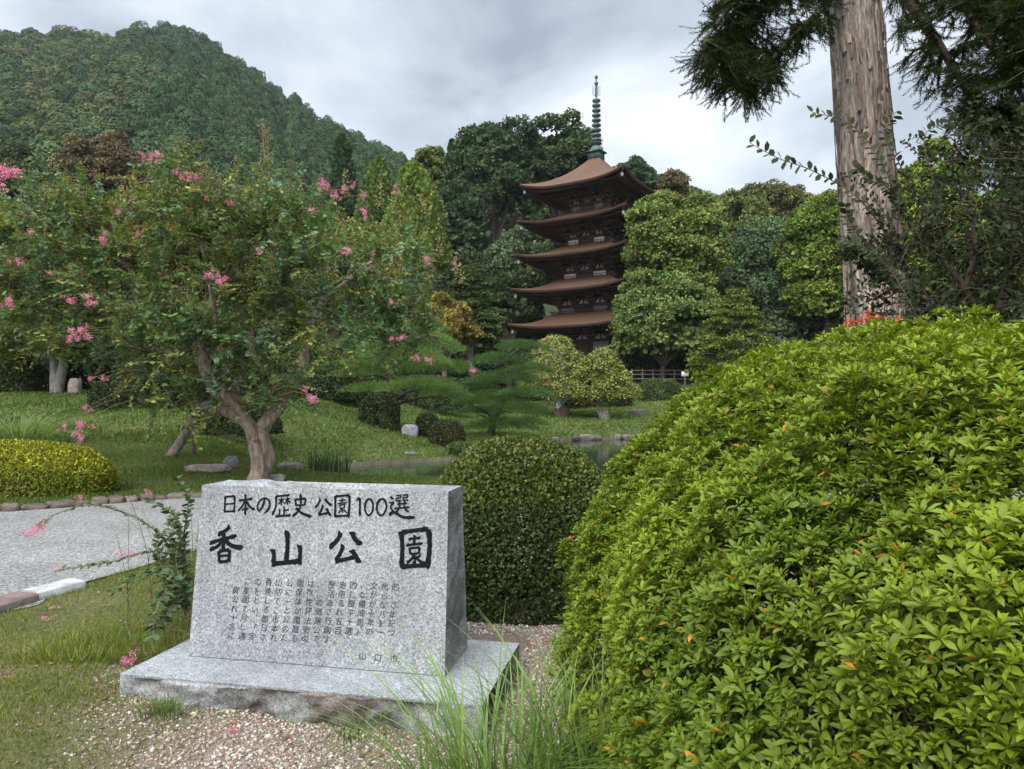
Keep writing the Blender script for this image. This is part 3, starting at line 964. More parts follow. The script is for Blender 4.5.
def clump_leaves(g, centres, radii, n_each, ls, col, squash=.8, tint=.2, tmpl=T_CLUMP, up=-.35, droop=.0, var=.18, shellw=.35, upn=.3):
    """leaf faces over many round clumps: outward-facing shells"""
    for cc, r in zip(centres, np.broadcast_to(radii, (len(centres),))):
        n = max(int(n_each * (r / np.mean(radii)) ** 2), 4)
        D = shell(n, up); n = len(D)
        rad = r * (1 - shellw * U(0, 1, n) ** 1.5) * (1 + .18 * lump(D * 1.0 + cc, 2.6, 5))
        O = cc + D * rad[:, None] * [1, 1, squash]
        Nn = unit(D + RNG.normal(size=(n, 3)) * .45 + [0, 0, upn])
        X = unit(np.cross(Nn, rsphere(n)) + D * .5 + [0, 0, -droop])
        k = 1 + RNG.normal() * tint
        cl = np.asarray(col) * max(k, .5) * (1 + RNG.normal() * .06 * np.array([1.5, .4, .3]))
        g.inst(tmpl, O, X, Nn, ls * U(.7, 1.35, n), vary(cl, n, var))


def limb_set(g, base, top_pts, r0, col, fork=.35, sides=8, wob=.1):
    """trunk then limbs bending out to given points"""
    base = np.asarray(base, float)
    top = np.mean(top_pts, axis=0)
    f = base + (top - base) * fork; f[:2] = base[:2] + (top - base)[:2] * fork * .6
    tr = smoothline([base - [0, 0, .3], base + (f - base) * .5 + np.append(RNG.normal(size=2) * r0 * .4, 0), f], 6)
    g.tube(tr, np.linspace(r0 * 1.25, r0 * .85, len(tr)), sides, col, wob)
    for p in top_pts:
        p = np.asarray(p, float)
        m1 = f + (p - f) * .5 + [0, 0, np.linalg.norm(p - f) * .12] + RNG.normal(size=3) * r0 * .5
        L_ = smoothline([f, m1, p], 6)
        g.tube(L_, np.linspace(r0 * .6, r0 * .12, len(L_)), max(sides - 2, 5), col, wob)


LEAFK = 3.6
BARK = (.12, .095, .075); BARKG = (.2, .18, .155); BARKD = (.06, .048, .038)


def broad_tree(label, px, ptop, pbot, wpx, d, col0, n=42, nl=190, ls=.34, name='tree', cat='tree', group=None, bark=BARK, mat='leaf_far', depth=None, tint=.27, crel=.28, low=-.45, squash=.8, droop=0., trunk_r=None, tmpl=T_CLUMP, base_px=None):
    col = np.asarray(col0) * 1.6 * np.array([1.18, 1.02, .80])
    a, b = at(px, ptop, d), at(px, pbot, d)
    W = wpx / F * d / 2; Hh = (a[2] - b[2]) / 2
    cz = (a[2] + b[2]) / 2
    bx = at(base_px or px, ptop, d)[0]
    gz = float(Zg(np.array([bx]), np.array([d]))[0])
    root = thing(name, label, cat, (bx, d, min(gz, b[2])), group)
    C0 = np.array([a[0], d, cz]); Rr = np.array([W, depth or W, Hh])
    D = shell(n, low)
    big = crel * (W * W * Hh) ** (1 / 3)
    rad = big * U(.7, 1.3, len(D))
    env = 1 + .24 * lump(D, 2.2, int(px) + int(ptop), 2)
    cen = C0 + D * (Rr * env[:, None] - rad[:, None] * .85) * U(.84, 1.02, len(D))[:, None]
    g = G()
    # each bough is a cluster of small leaf tufts
    sub_c, sub_r = [], []
    for cc, r in zip(cen, rad):
        k = 13
        dd = shell(k, -.3)
        sub_c.append(cc + dd * r * [1, 1, squash] * U(.7, 1.0, len(dd))[:, None]); sub_r.append(r * U(.28, .5, len(dd)))
    clump_leaves(g, np.concatenate(sub_c), np.concatenate(sub_r), nl * LEAFK / 13, ls * .66, col, .85, tint, tmpl, droop=droop, shellw=.5)
    clump_leaves(g, cen, rad * .8, nl * .8, ls * 1.2, np.asarray(col) * .95, squash, tint * .5, tmpl)
    D2 = shell(n // 3, -.7); cen2 = C0 + D2 * Rr * .5
    clump_leaves(g, cen2, big * 1.4, nl * .7, ls * 1.6, np.asarray(col) * .9, squash, tint, tmpl)
    g.build('crown', M[mat], root)
    t = G(); r0 = trunk_r or max(.05 * (a[2] - gz), .1) * .55
    sel = RNG.choice(len(cen), min(7, len(cen)), replace=False)
    limb_set(t, (bx, d, min(gz, b[2])), cen[sel] * .75 + (C0 + [0, 0, -.3 * Hh]) * .25, r0, bark, .4)
    t.build('trunk', M['bark'], root, True)
    return root


def cone_tree(label, px, ptop, pbot, wpx, d, col, nl=9000, ls=.4, name='conifer', group=None, power=.75, mat='leaf_far', spread=.5):
    a, b = at(px, ptop, d), at(px, pbot, d)
    W = wpx / F * d / 2; Ht = a[2] - b[2]
    gz = float(Zg(a[0:1], np.array([d]))[0])
    root = thing(name, label, 'conifer', (a[0], d, min(gz, b[2])), group)
    t = U(0, 1, nl) ** 1.35; th = U(0, 2 * PI, nl)
    P0 = np.stack([np.cos(th) * 2.2, np.sin(th) * 2.2, t * Ht / W * 1.1], -1)
    rr = W * (1 - t) ** power * (1 + .3 * lump(P0, 2.8, int(px)) + .14 * lump(P0, 6, int(px) + 1)) * (1 - .35 * U(0, 1, nl) ** 2) + .05
    O = np.stack([a[0] + rr * np.cos(th), d + rr * np.sin(th), b[2] + t * Ht], -1)
    out = np.stack([np.cos(th), np.sin(th), 0 * th], -1)
    X = unit(out * spread + [0, 0, .6] + RNG.normal(size=(nl, 3)) * .3)
    Nn = unit(out + RNG.normal(size=(nl, 3)) * .4 + [0, 0, .3])
    g = G(); k = 1 + .22 * lump(P0, 3.5, int(px) + 2)
    g.inst(T_CLUMP, O - X * ls * .4, X, Nn, ls * U(.7, 1.3, nl), vary(np.asarray(col) * 1.25, nl, .15) * k[:, None])
    g.build('crown', M[mat], root)
    tk = G(); tk.tube([(a[0], d, min(gz, b[2]) - .3), (a[0], d, a[2] - .1 * Ht)], [.03 * Ht * .5, .03], 7, BARK)
    tk.build('trunk', M['bark'], root, True)
    return root


def pads(g, cen, rx, rz, n, ls, col, tmpl=T_CARD, needle=False, var=.18, droop=.25):
    """flat foliage pads, denser on top"""
    for cc, r, z in zip(cen, np.broadcast_to(rx, (len(cen),)), np.broadcast_to(rz, (len(cen),))):
        k = max(int(n * (r / np.mean(rx)) ** 2), 6)
        th = U(0, 2 * PI, k); q = np.sqrt(U(0, 1, k))
        edge = r * (1 + .25 * np.sin(th * 3 + cc[0] * 7) + .12 * np.sin(th * 7 + cc[2] * 5))
        top = np.sqrt(np.maximum(1 - q ** 2, 0))
        zz = z * (top * U(.35, 1.05, k) - droop * q ** 2)
        O = np.stack([cc[0] + edge * q * np.cos(th), cc[1] + edge * q * np.sin(th), cc[2] + zz], -1)
        out = np.stack([np.cos(th) * q, np.sin(th) * q, 0 * th], -1)
        if needle:
            X = unit(out * .9 + [0, 0, .9] + RNG.normal(size=(k, 3)) * .45); Nn = rsphere(k)
        else:
            X = unit(out + RNG.normal(size=(k, 3)) * .6 + [0, 0, -.15]); Nn = unit(RNG.normal(size=(k, 3)) * .4 + [0, 0, 1] + out * .5)
        tint = (.8 + .4 * np.clip(zz / max(z, 1e-3), -.5, 1))[:, None] * 0 + 1 + RNG.normal() * .12
        g.inst(tmpl, O, X, Nn, ls * U(.7, 1.3, k), vary(np.asarray(col) * tint, k, var))


def layered_tree(label, px, ptop, pbot, wpx, d, col, n=45, nl=150, ls=.22, name='maple_tree', cat='maple', group=None, bark=BARKG, mat='leaf_far', lean=0.0, needle=False, padr=.24, padz=.28, shape=.6, trunk_r=None, stems=1):
    a, b = at(px, ptop, d), at(px, pbot, d)
    W = wpx / F * d / 2; Ht = a[2] - b[2]
    gz = float(Zg(a[0:1], np.array([d]))[0]); gz = min(gz, b[2] + Ht * .05)
    root = thing(name, label, cat, (a[0] + lean, d, gz), group)
    t = np.linspace(.02, .97, n) + U(-.03, .03, n)
    env = W * np.clip(1 - t, 0.02, 1) ** shape * np.clip((t + .25) / .35, .55, 1)
    th = np.arange(n) * 2.4 + U(-.4, .4, n); q = np.sqrt(U(.12, 1, n))
    pr = padr * W * U(.8, 1.4, n) * (1 - .45 * t)
    cen = np.stack([a[0] + (env - pr * .7).clip(0) * q * np.cos(th), d + (env - pr * .7).clip(0) * q * np.sin(th), b[2] + t * Ht], -1)
    g = G(); pads(g, cen, pr, pr * padz, nl, ls, col, needle=needle, tmpl=T_NEEDLE2 if needle else T_CARD)
    g.build('crown', M[mat], root)
    tk = G(); r0 = trunk_r or .028 * (a[2] - gz)
    for s_ in range(stems):
        off = np.array([U(-.25, .25), U(-.2, .2), 0]) * (stems > 1)
        axis = smoothline([(a[0] + lean, d, gz - .2), np.array([a[0] + lean * .6 + U(-.15, .15) * W, d, gz + .4 * (a[2] - gz)]) + off * 2, np.array([a[0], d, a[2] - Ht * .12]) + off * 3], 6)
        tk.tube(axis, np.linspace(r0 * 1.2, r0 * .25, len(axis)), 8, bark, .12)
        for cc in cen[s_::stems]:
            i = np.argmin(np.abs(axis[:, 2] - (cc[2] - .12 * W))); p = axis[i]
            L_ = smoothline([p, p + (cc - p) * .5 + [0, 0, .06 * W], cc], 4)
            tk.tube(L_, np.linspace(r0 * .4, r0 * .08, len(L_)), 5, bark)
    tk.build('trunk', M['bark'], root, True)
    return root


T_NEEDLE2 = ([[0, -.06, 0], [0, .06, 0], [1, .03, .02], [1, -.03, .02]], [[0, 1, 2], [0, 2, 3]])


def clipped(label, c, size, col, n, ls, name='clipped_shrub', cat='shrub', group=None, power=2.4, mat='leaf', tmpl=T_CARD, tips=None, twig=True, rot=0., bumpy=.06):
    """clipped shrub: leaves over a superellipsoid dome standing on the ground; c = ground centre, size = half widths and height"""
    c = np.asarray(c, float); sx, sy, sz = size
    root = thing(name, label, cat, c, group)
    D = shell(n, -.12); k = len(D)
    E = np.sign(D) * np.abs(D) ** (2 / power)
    E /= (np.sum(np.abs(E) ** power, -1, keepdims=True)) ** (1 / power)
    sc = (1 + bumpy * lump(E * [sx, sy, sz], 2.2 / max(sx, .3), int(abs(c[0]) * 10), 3)) * (1 - .30 * U(0, 1, k) ** 2.2)
    P = E * sc[:, None]
    P[:, 2] = np.maximum(P[:, 2], 0.0)
    S_ = np.array([sx, sy, sz])
    c_, s_ = math.cos(rot), math.sin(rot)
    Rm = np.array([[c_, s_, 0], [-s_, c_, 0], [0, 0, 1]])
    Nn = unit(np.sign(E) * np.abs(E) ** (power - 1) / S_)
    O = c + (P * S_) @ Rm; Nn = Nn @ Rm
    X = unit(Nn * .6 + RNG.normal(size=(k, 3)) * .6 + [0, 0, .35]); N2 = unit(Nn + RNG.normal(size=(k, 3)) * .5 + [0, 0, .3])
    C = vary(col, k, .2)
    C *= (1 + .25 * lump(O, 3.0 / max(sx, .3), 77, 2))[:, None]
    if tips is not None:
        m = (Nn[:, 2] > .35) & (U(0, 1, k) < .5); C[m] = vary(tips, m.sum(), .2)
    g = G(); g.inst(tmpl, O - X * ls * .3, X, N2, ls * U(.7, 1.3, k), C)
    g.build('foliage', M[mat], root)
    t = G()
    for i in range(14 if twig else 3):
        j = RNG.integers(k); p = c + (P[j] * S_ * .93) @ Rm
        L_ = smoothline([c + [U(-.1, .1) * sx, U(-.1, .1) * sy, -.05], c + (p - c) * .5 + [0, 0, .1 * sz], p], 4)
        t.tube(L_, np.linspace(.03 * max(sx, .4), .006, len(L_)), 5, BARKD)
    t.build('stems', M['bark'], root)
    return root


def ground_at(px, py, d):
    p = at(px, py, d)
    return np.array([p[0], d, float(H(p[0:1], p[1:2])[0])])


# ------------------------------------------------------------------ far forest (one mass) on the mountain and hill
def crown_template(n, ls, seed):
    r = np.random.default_rng(seed)
    D = unit(r.normal(size=(n * 3, 3))); D = D[D[:, 2] > -.25][:n]; n = len(D)
    rad = (1 + .22 * lump(D, 3.2, seed, 2)) * (1 - .2 * r.uniform(0, 1, n) ** 2)
    O = D * rad[:, None] * [1, 1, .95]
    Nn = unit(D + r.normal(size=(n, 3)) * .35 + [0, 0, .2]); X = unit(np.cross(Nn, r.normal(size=(n, 3))))
    k = np.array([.55, .9, .75, .6])
    Y = np.cross(Nn, X)
    s = ls * r.uniform(.7, 1.3, n)
    V = O[:, None] + s[:, None, None] * (np.array([-.5, 0, .5, 0])[None, :, None] * X[:, None] + np.array([0, -.4, .06, .4])[None, :, None] * Y[:, None])
    T = np.arange(n)[:, None, None] * 4 + np.array([[0, 1, 2], [0, 2, 3]])[None]
    return V.reshape(-1, 3), T.reshape(-1, 3), np.repeat(r.uniform(.75, 1.25, n), 4)


def forest():
    pal = np.array([(.020, .040, .016), (.024, .048, .018), (.030, .050, .018), (.045, .058, .022), (.055, .055, .028), (.05, .07, .02), (.018, .032, .014)]) * 1.28 * np.array([1.1, 1.06, .72])
    fine = [crown_template(1100, .15, 1), crown_template(1100, .15, 2)]; coarse = [crown_template(420, .23, 3), crown_template(420, .23, 4)]
    for nm, f, q0, q1, y0, y1, N in (('mountain_forest', mount, -.95, .12, 91, 470, 4400), ('hill_forest', hill, -.22, 1.0, 118, 172, 420)):
        g = G()
        y = U(y0 ** 1.6, y1 ** 1.6, N) ** (1 / 1.6); q = U(q0, q1, N); x = q * y
        z = f(x, y); ok = z > 4.0
        x, y, z, q = x[ok], y[ok], z[ok], q[ok]
        n = len(x)
        r = U(2.2, 5.2, n) * np.where(y < 180, 1.1, 1)
        mixn = lump(np.stack([x, y], -1), .02, 8, 2)
        # uniform cedar plantation on the upper right flank, mixed broadleaf on the left
        plant = (q > -.52 + .05 * mixn) & (y > 170)
        idx = np.where(plant, RNG.choice([0, 1, 1, 0, 6], n), RNG.choice([0, 2, 3, 4, 5, 3, 2, 6], n, p=[.2, .2, .16, .1, .08, .08, .1, .08]))
        col = pal[idx] * U(.8, 1.25, n)[:, None]
        r = np.where(plant, r * .82, r * 1.1)
        zs = np.where(plant, 1.35, 1.0) * U(.85, 1.15, n)
        for i in range(n):
            tv, tt, ts = (fine if y[i] < 190 else coarse)[i % 2]
            a = U(0, 6.28); ca, sa = math.cos(a), math.sin(a)
            V = tv @ np.array([[ca, sa, 0], [-sa, ca, 0], [0, 0, zs[i]]]) * r[i] + [x[i], y[i], z[i] + r[i] * .45]
            g.add(V, tt, ts[:, None] * col[i])
        tag(g.build(nm, M['leaf_far'], None), 'dense mixed forest covering the ' + ('mountain slope' if f is mount else 'hill behind the pagoda'), 'forest', kind='stuff')


forest()

# ------------------------------------------------------------------ middle-distance trees, each a thing
BT = [  # label, px, top, bottom, width, d, colour, n, nl, ls
    ('large dark evergreen with a rounded crown directly left of the pagoda spire', 560, 114, 250, 92, 112, (.026, .045, .02), 46, 200, .48),
    ('tallest dark evergreen on the skyline left of the pagoda, broad crown', 490, 118, 262, 104, 106, (.024, .042, .021), 52, 200, .46),
    ('dark evergreen mass low in front of the tall evergreens left of the pagoda', 462, 176, 300, 62, 98, (.022, .038, .02), 36, 180, .42),
    ('olive tree at the foot of the mountain ridge, left of the tall evergreens', 430, 150, 250, 46, 118, (.05, .07, .02), 30, 150, .5),
    ('grey green bushy tree tucked beside the second roof at the pagoda\'s left', 528, 232, 335, 110, 90, (.045, .068, .038), 52, 200, .36),
    ('deep shaded tree between the grey green tree and the crepe myrtle', 470, 252, 360, 90, 88, (.022, .036, .018), 40, 180, .38),
    ('light green rounded tree hiding the right side of the pagoda roofs', 672, 188, 338, 108, 70, (.066, .098, .028), 60, 230, .30),
    ('bluish green broad tree at the pagoda\'s right, under the light green tree', 662, 268, 392, 112, 67, (.058, .090, .030), 58, 230, .28),
    ('olive green tree rising between the light green tree and the hilltop dome tree', 728, 196, 310, 76, 86, (.062, .085, .03), 40, 190, .36),
    ('dark blue green wide tree in the gap left of the cedar trunk', 782, 228, 392, 150, 76, (.04, .07, .038), 70, 220, .32),
    ('domed olive brown tree alone on the skyline left of the cedar trunk', 768, 176, 260, 108, 128, (.05, .058, .024), 46, 190, .5),
    ('dark spiky topped tree showing just right of the pagoda\'s top roof', 636, 156, 230, 46, 128, (.022, .042, .022), 24, 150, .5),
    ('brownish olive tree on the skyline at the right tip of the top roof', 672, 172, 250, 56, 126, (.06, .055, .03), 28, 150, .5),
    ('brown leaved chestnut tree low on the mountain at the far left', 104, 134, 225, 84, 118, (.062, .052, .032), 70, 190, .46),
    ('grey green tree low on the mountain left of the brown tree', 40, 150, 240, 96, 112, (.03, .05, .024), 40, 180, .46),
    ('yellow olive tree top behind the upper left of the crepe myrtle', 150, 186, 330, 120, 58, (.085, .085, .02), 46, 190, .28),
    ('dark green tree behind the middle of the crepe myrtle', 255, 196, 350, 130, 60, (.04, .062, .02), 50, 190, .3),
    ('olive green tree behind the right shoulder of the crepe myrtle', 340, 208, 350, 130, 62, (.06, .075, .022), 52, 190, .3),
    ('dark green tree behind the left end of the crepe myrtle', 40, 196, 330, 130, 62, (.04, .06, .022), 46, 190, .3),
    ('bright green tree low behind the right edge of the cedar trunk', 925, 150, 340, 90, 46, (.085, .12, .022), 46, 200, .24),
    ('yellow green tree at the right border seen through dark shrub twigs', 1005, 165, 345, 110, 44, (.09, .115, .024), 48, 200, .24),
    ('dark green tree low between the two bright trees at the right', 968, 230, 360, 80, 40, (.035, .05, .018), 36, 180, .22),
    ('tall bushy bright green tree touching the left side of the cedar trunk', 828, 166, 392, 84, 68, (.058, .092, .018), 110, 260, .3),
    ('dark evergreen filling the gap left of the pagoda\'s lower roofs', 508, 270, 352, 70, 85, (.026, .042, .02), 36, 180, .34),
    ('small orange tinted tree in front of the dark trees left of the pagoda base', 446, 296, 360, 66, 48, (.088, .076, .024), 34, 170, .2),
    ('low dark bushy tree under the pagoda\'s left eaves', 472, 302, 372, 56, 60, (.03, .045, .018), 30, 160, .24),
    ('shaded bushy tree behind the leaning trunk', 178, 330, 425, 120, 25.0, (.030, .042, .014), 40, 200, .12),
    ('shaded bushy tree behind the trunk of the crepe myrtle', 300, 345, 432, 110, 31.0, (.034, .048, .016), 40, 190, .14),
]
for i, (lb, px, pt, pb, w, d, c, n, nl, ls) in enumerate(BT):
    broad_tree(lb, px, pt, pb, w, d, c, n, nl, ls, name='broadleaf_tree', group='trees around the pagoda garden', crel=.26 if n > 40 else .3)

for (lb, px, pt, pb, w, d, c, nl, ls, pw) in [
    ('pale green pointed conifer nearest the pagoda\'s left, broad skirt', 413, 162, 268, 74, 72, (.105, .140, .030), 11000, .34, .55),
    ('slim pale conifer left of the pointed conifer', 378, 158, 262, 56, 78, (.082, .115, .030), 9000, .34, .55),
    ('dark slim conifer behind the crepe myrtle, farthest left of the conifers', 342, 134, 262, 46, 92, (.03, .052, .022), 7000, .44, .6),
    ('dark pointed conifer on the skyline behind the tall evergreens', 452, 140, 235, 40, 116, (.022, .04, .02), 5000, .5, .8),
]:
    cone_tree(lb, px, pt, pb, w, d, c, nl, ls, group='conifers in the garden', power=pw)

layered_tree('green maple with flat layered branches below the dark blue green tree', 735, 290, 386, 124, 57, (.10, .125, .022), 130, 190, .2, padr=.2, padz=.35, group='maples across the pond')
layered_tree('dark maple with layered branches left of the pagoda\'s lowest roof', 470, 268, 345, 100, 52, (.055, .08, .022), 60, 260, .2, group='maples across the pond')
layered_tree('pale leaved maple with white branching trunks across the pond', 556, 336, 400, 92, 43, (.19, .20, .048), 130, 110, .13, group='maples across the pond', bark=(.62, .60, .55), stems=3, trunk_r=.11, shape=.45, padz=.75, padr=.2)
layered_tree('rounded pale maple with one short white trunk across the pond', 602, 350, 404, 84, 41, (.165, .18, .042), 140, 120, .13, group='maples across the pond', bark=(.38, .36, .32), trunk_r=.12, shape=.4, padz=.75, padr=.21)
layered_tree('feathery yellow green maple with twin grey trunks on the left lawn', 58, 262, 352, 170, 25.5, (.105, .12, .028), 80, 330, .1, group='maples across the lawn', bark=(.22, .2, .175), stems=2, trunk_r=.16, shape=.35)

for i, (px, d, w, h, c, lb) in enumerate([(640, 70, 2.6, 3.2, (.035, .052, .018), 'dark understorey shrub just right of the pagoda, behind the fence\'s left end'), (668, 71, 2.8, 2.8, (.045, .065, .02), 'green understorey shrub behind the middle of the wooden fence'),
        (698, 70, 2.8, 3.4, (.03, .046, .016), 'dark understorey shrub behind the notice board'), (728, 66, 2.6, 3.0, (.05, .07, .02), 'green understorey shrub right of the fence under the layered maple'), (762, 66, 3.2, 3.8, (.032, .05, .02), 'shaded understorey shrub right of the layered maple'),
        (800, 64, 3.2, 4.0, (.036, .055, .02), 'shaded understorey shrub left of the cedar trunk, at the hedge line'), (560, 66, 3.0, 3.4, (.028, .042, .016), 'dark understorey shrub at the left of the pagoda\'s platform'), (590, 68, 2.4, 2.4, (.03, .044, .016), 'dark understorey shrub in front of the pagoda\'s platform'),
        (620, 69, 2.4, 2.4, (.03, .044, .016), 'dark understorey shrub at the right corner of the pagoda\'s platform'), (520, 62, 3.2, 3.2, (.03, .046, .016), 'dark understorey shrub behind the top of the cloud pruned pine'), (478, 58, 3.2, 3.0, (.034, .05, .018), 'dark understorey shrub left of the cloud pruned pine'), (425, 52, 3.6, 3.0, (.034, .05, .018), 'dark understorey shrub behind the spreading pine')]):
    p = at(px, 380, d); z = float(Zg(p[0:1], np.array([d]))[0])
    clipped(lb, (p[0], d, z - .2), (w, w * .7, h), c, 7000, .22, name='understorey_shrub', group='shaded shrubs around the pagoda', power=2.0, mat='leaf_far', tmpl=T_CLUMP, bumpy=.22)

# garden pines
def pine(label, px, ptop, pbase, d, padlist, col, trunkpts, r0, pin=.08):
    b = ground_at(px, pbase, d)
    root = thing('pine_tree', label, 'pine', b, 'trained garden pines by the pond')
    g = G()
    cen = []; rx = []
    for (x, y, w, dz) in padlist:
        p = at(x, y, d + dz); cen.append(p); rx.append(w / F * d / 2)
    rx = np.array(rx)
    pads(g, cen, rx, rx * .36, 6000, pin, col, tmpl=T_NEEDLE2, needle=True, droop=.18)
    g.build('crown', M['leaf'], root)
    t = G(); ax = smoothline([b - [0, 0, .2]] + [at(x, y, d + dz) for x, y, dz in trunkpts], 7)
    t.tube(ax, np.linspace(r0, r0 * .3, len(ax)), 9, BARKD, .15)
    for cc in cen:
        i = np.argmin(np.linalg.norm(ax - (cc - [0, 0, .25]), axis=1)); p = ax[i]
        L_ = smoothline([p, p + (cc - p) * .5 + [0, 0, .08], cc - [0, 0, .03]], 4)
        t.tube(L_, np.linspace(r0 * .4, r0 * .12, len(L_)), 6, BARKD)
    t.build('trunk', M['bark'], root, True)


pine('cloud pruned pine with stacked pads at the pond edge', 488, 430, 430, 30,
     [(520, 349, 50, 0), (498, 362, 54, .3), (530, 372, 50, -.4), (505, 382, 66, .2), (528, 396, 56, -.5), (492, 400, 60, .3), (512, 412, 64, -.3), (478, 414, 44, .6), (500, 428, 62, -.4), (476, 388, 40, .7), (526, 424, 40, -.8), (470, 404, 36, -.8)],
     (.052, .098, .022), [(500, 405, 0), (512, 380, .2), (505, 362, 0), (518, 350, 0)], .16)
pine('spreading pine with a straight trunk above the clipped shrubs', 394, 436, 436, 26,
     [(395, 330, 84, .3), (372, 352, 90, 0), (430, 350, 76, .4), (398, 366, 110, -.4), (362, 376, 60, .4), (436, 372, 70, -.2), (420, 388, 66, -.6), (442, 396, 50, .3), (376, 392, 56, -.5), (415, 340, 60, -.8), (452, 368, 44, .3)],
     (.088, .145, .030), [(395, 405, 0), (392, 375, .1), (400, 345, 0), (398, 332, 0)], .17)

# ------------------------------------------------------------------ clipped shrubs and hedges
clipped('round shrub, yellow green on top and dark below, at the left border', ground_at(2, 390, 26), (1.15, 1.0, 2.0), (.04, .055, .013), 9000, .09, tips=(.12, .14, .02), group='clipped shrubs on the lawn')
clipped('low clipped yellow green hedge by the far side of the path', ground_at(18, 487, 12.2) , (1.55, .75, .86), (.15, .165, .014), 30000, .045, name='hedge', cat='hedge', tips=(.34, .33, .022), power=2.6)
clipped('lone dark rounded shrub left of the white stone, below the spreading pine', ground_at(379, 436, 25), (.68, .6, 1.1), (.03, .045, .013), 7000, .07, group='clipped shrubs on the lawn', power=3.2)
clipped('small dark clipped shrub with an arched gap, left piece', ground_at(427, 434, 25.4), (.42, .45, .82), (.028, .042, .012), 4500, .065, group='clipped shrubs on the lawn', power=3)
clipped('brownish clipped shrub with a flat top beside the cloud pruned pine', ground_at(447, 438, 24.6), (.62, .5, .88), (.045, .045, .016), 5500, .065, group='clipped shrubs on the lawn', power=3)
clipped('low green ground shrub at the foot of the brownish clipped shrub', ground_at(460, 442, 23.4), (.5, .45, .4), (.05, .075, .02), 3500, .07, group='clipped shrubs on the lawn')
clipped('square clipped hedge in front of the wooden fence across the pond', ground_at(660, 402, 52), (1.5, 1.0, 1.5), (.05, .075, .014), 6000, .14, name='hedge', cat='hedge', power=3.6)
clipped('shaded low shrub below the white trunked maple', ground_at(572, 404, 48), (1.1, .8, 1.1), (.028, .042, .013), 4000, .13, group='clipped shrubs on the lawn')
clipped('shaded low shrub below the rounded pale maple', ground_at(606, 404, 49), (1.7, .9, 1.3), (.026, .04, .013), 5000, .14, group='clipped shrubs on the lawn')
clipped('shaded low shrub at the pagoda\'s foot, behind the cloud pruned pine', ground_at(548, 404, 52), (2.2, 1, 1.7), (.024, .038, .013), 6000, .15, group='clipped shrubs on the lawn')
clipped('dark shrub beneath the leaning trunk', ground_at(235, 440, 19.0), (1.2, .7, .75), (.028, .042, .014), 7000, .07, group='clipped shrubs on the lawn')
clipped('dark shrub between the twin trunked maple and the leaning trunk', ground_at(140, 420, 22), (1.5, .8, 1.0), (.026, .036, .012), 8000, .08, group='clipped shrubs on the lawn')
clipped('dark shrub at the foot of the twin trunked maple', ground_at(96, 408, 27), (1.4, .9, 1.5), (.022, .034, .012), 8000, .1, group='clipped shrubs on the lawn')
clipped('dark shrub at the left, between the round shrub and the maple', ground_at(30, 400, 28), (1.3, .8, 1.5), (.024, .036, .012), 7000, .1, group='clipped shrubs on the lawn')
clipped('dark rounded shrub behind the right limb of the crepe myrtle', ground_at(318, 414, 29), (1.3, .9, 1.55), (.032, .048, .016), 9000, .09, group='clipped shrubs on the lawn', bumpy=.16)
clipped('olive rounded shrub between the crepe myrtle and the spreading pine', ground_at(348, 408, 31), (1.1, .9, 1.7), (.05, .066, .02), 8000, .1, group='clipped shrubs on the lawn', bumpy=.16)
clipped('dark shrub straight behind the fork of the crepe myrtle', ground_at(276, 416, 27), (1.0, .8, 1.2), (.03, .044, .015), 7000, .09, group='clipped shrubs on the lawn', bumpy=.16)
clipped('broad dark shrub behind the trunk of the spreading pine', ground_at(428, 398, 40), (2.3, 1.0, 2.0), (.034, .052, .018), 9000, .12, group='clipped shrubs on the lawn', bumpy=.2)
clipped('dark green shrub row at the back of the lawn, behind the crepe myrtle trunk', ground_at(250, 405, 30), (3.2, .9, 1.2), (.03, .045, .015), 9000, .1, name='hedge', cat='hedge')
clipped('big dark rounded azalea bush with brownish tips right behind the monument', (.07 * 1.0 + .0, 5.75, 0), (.84, .68, 1.27), (.038, .055, .011), 90000, .030, tips=(.095, .108, .018), power=2.4, name='azalea_bush', cat='bush', mat='leaf', bumpy=.035)

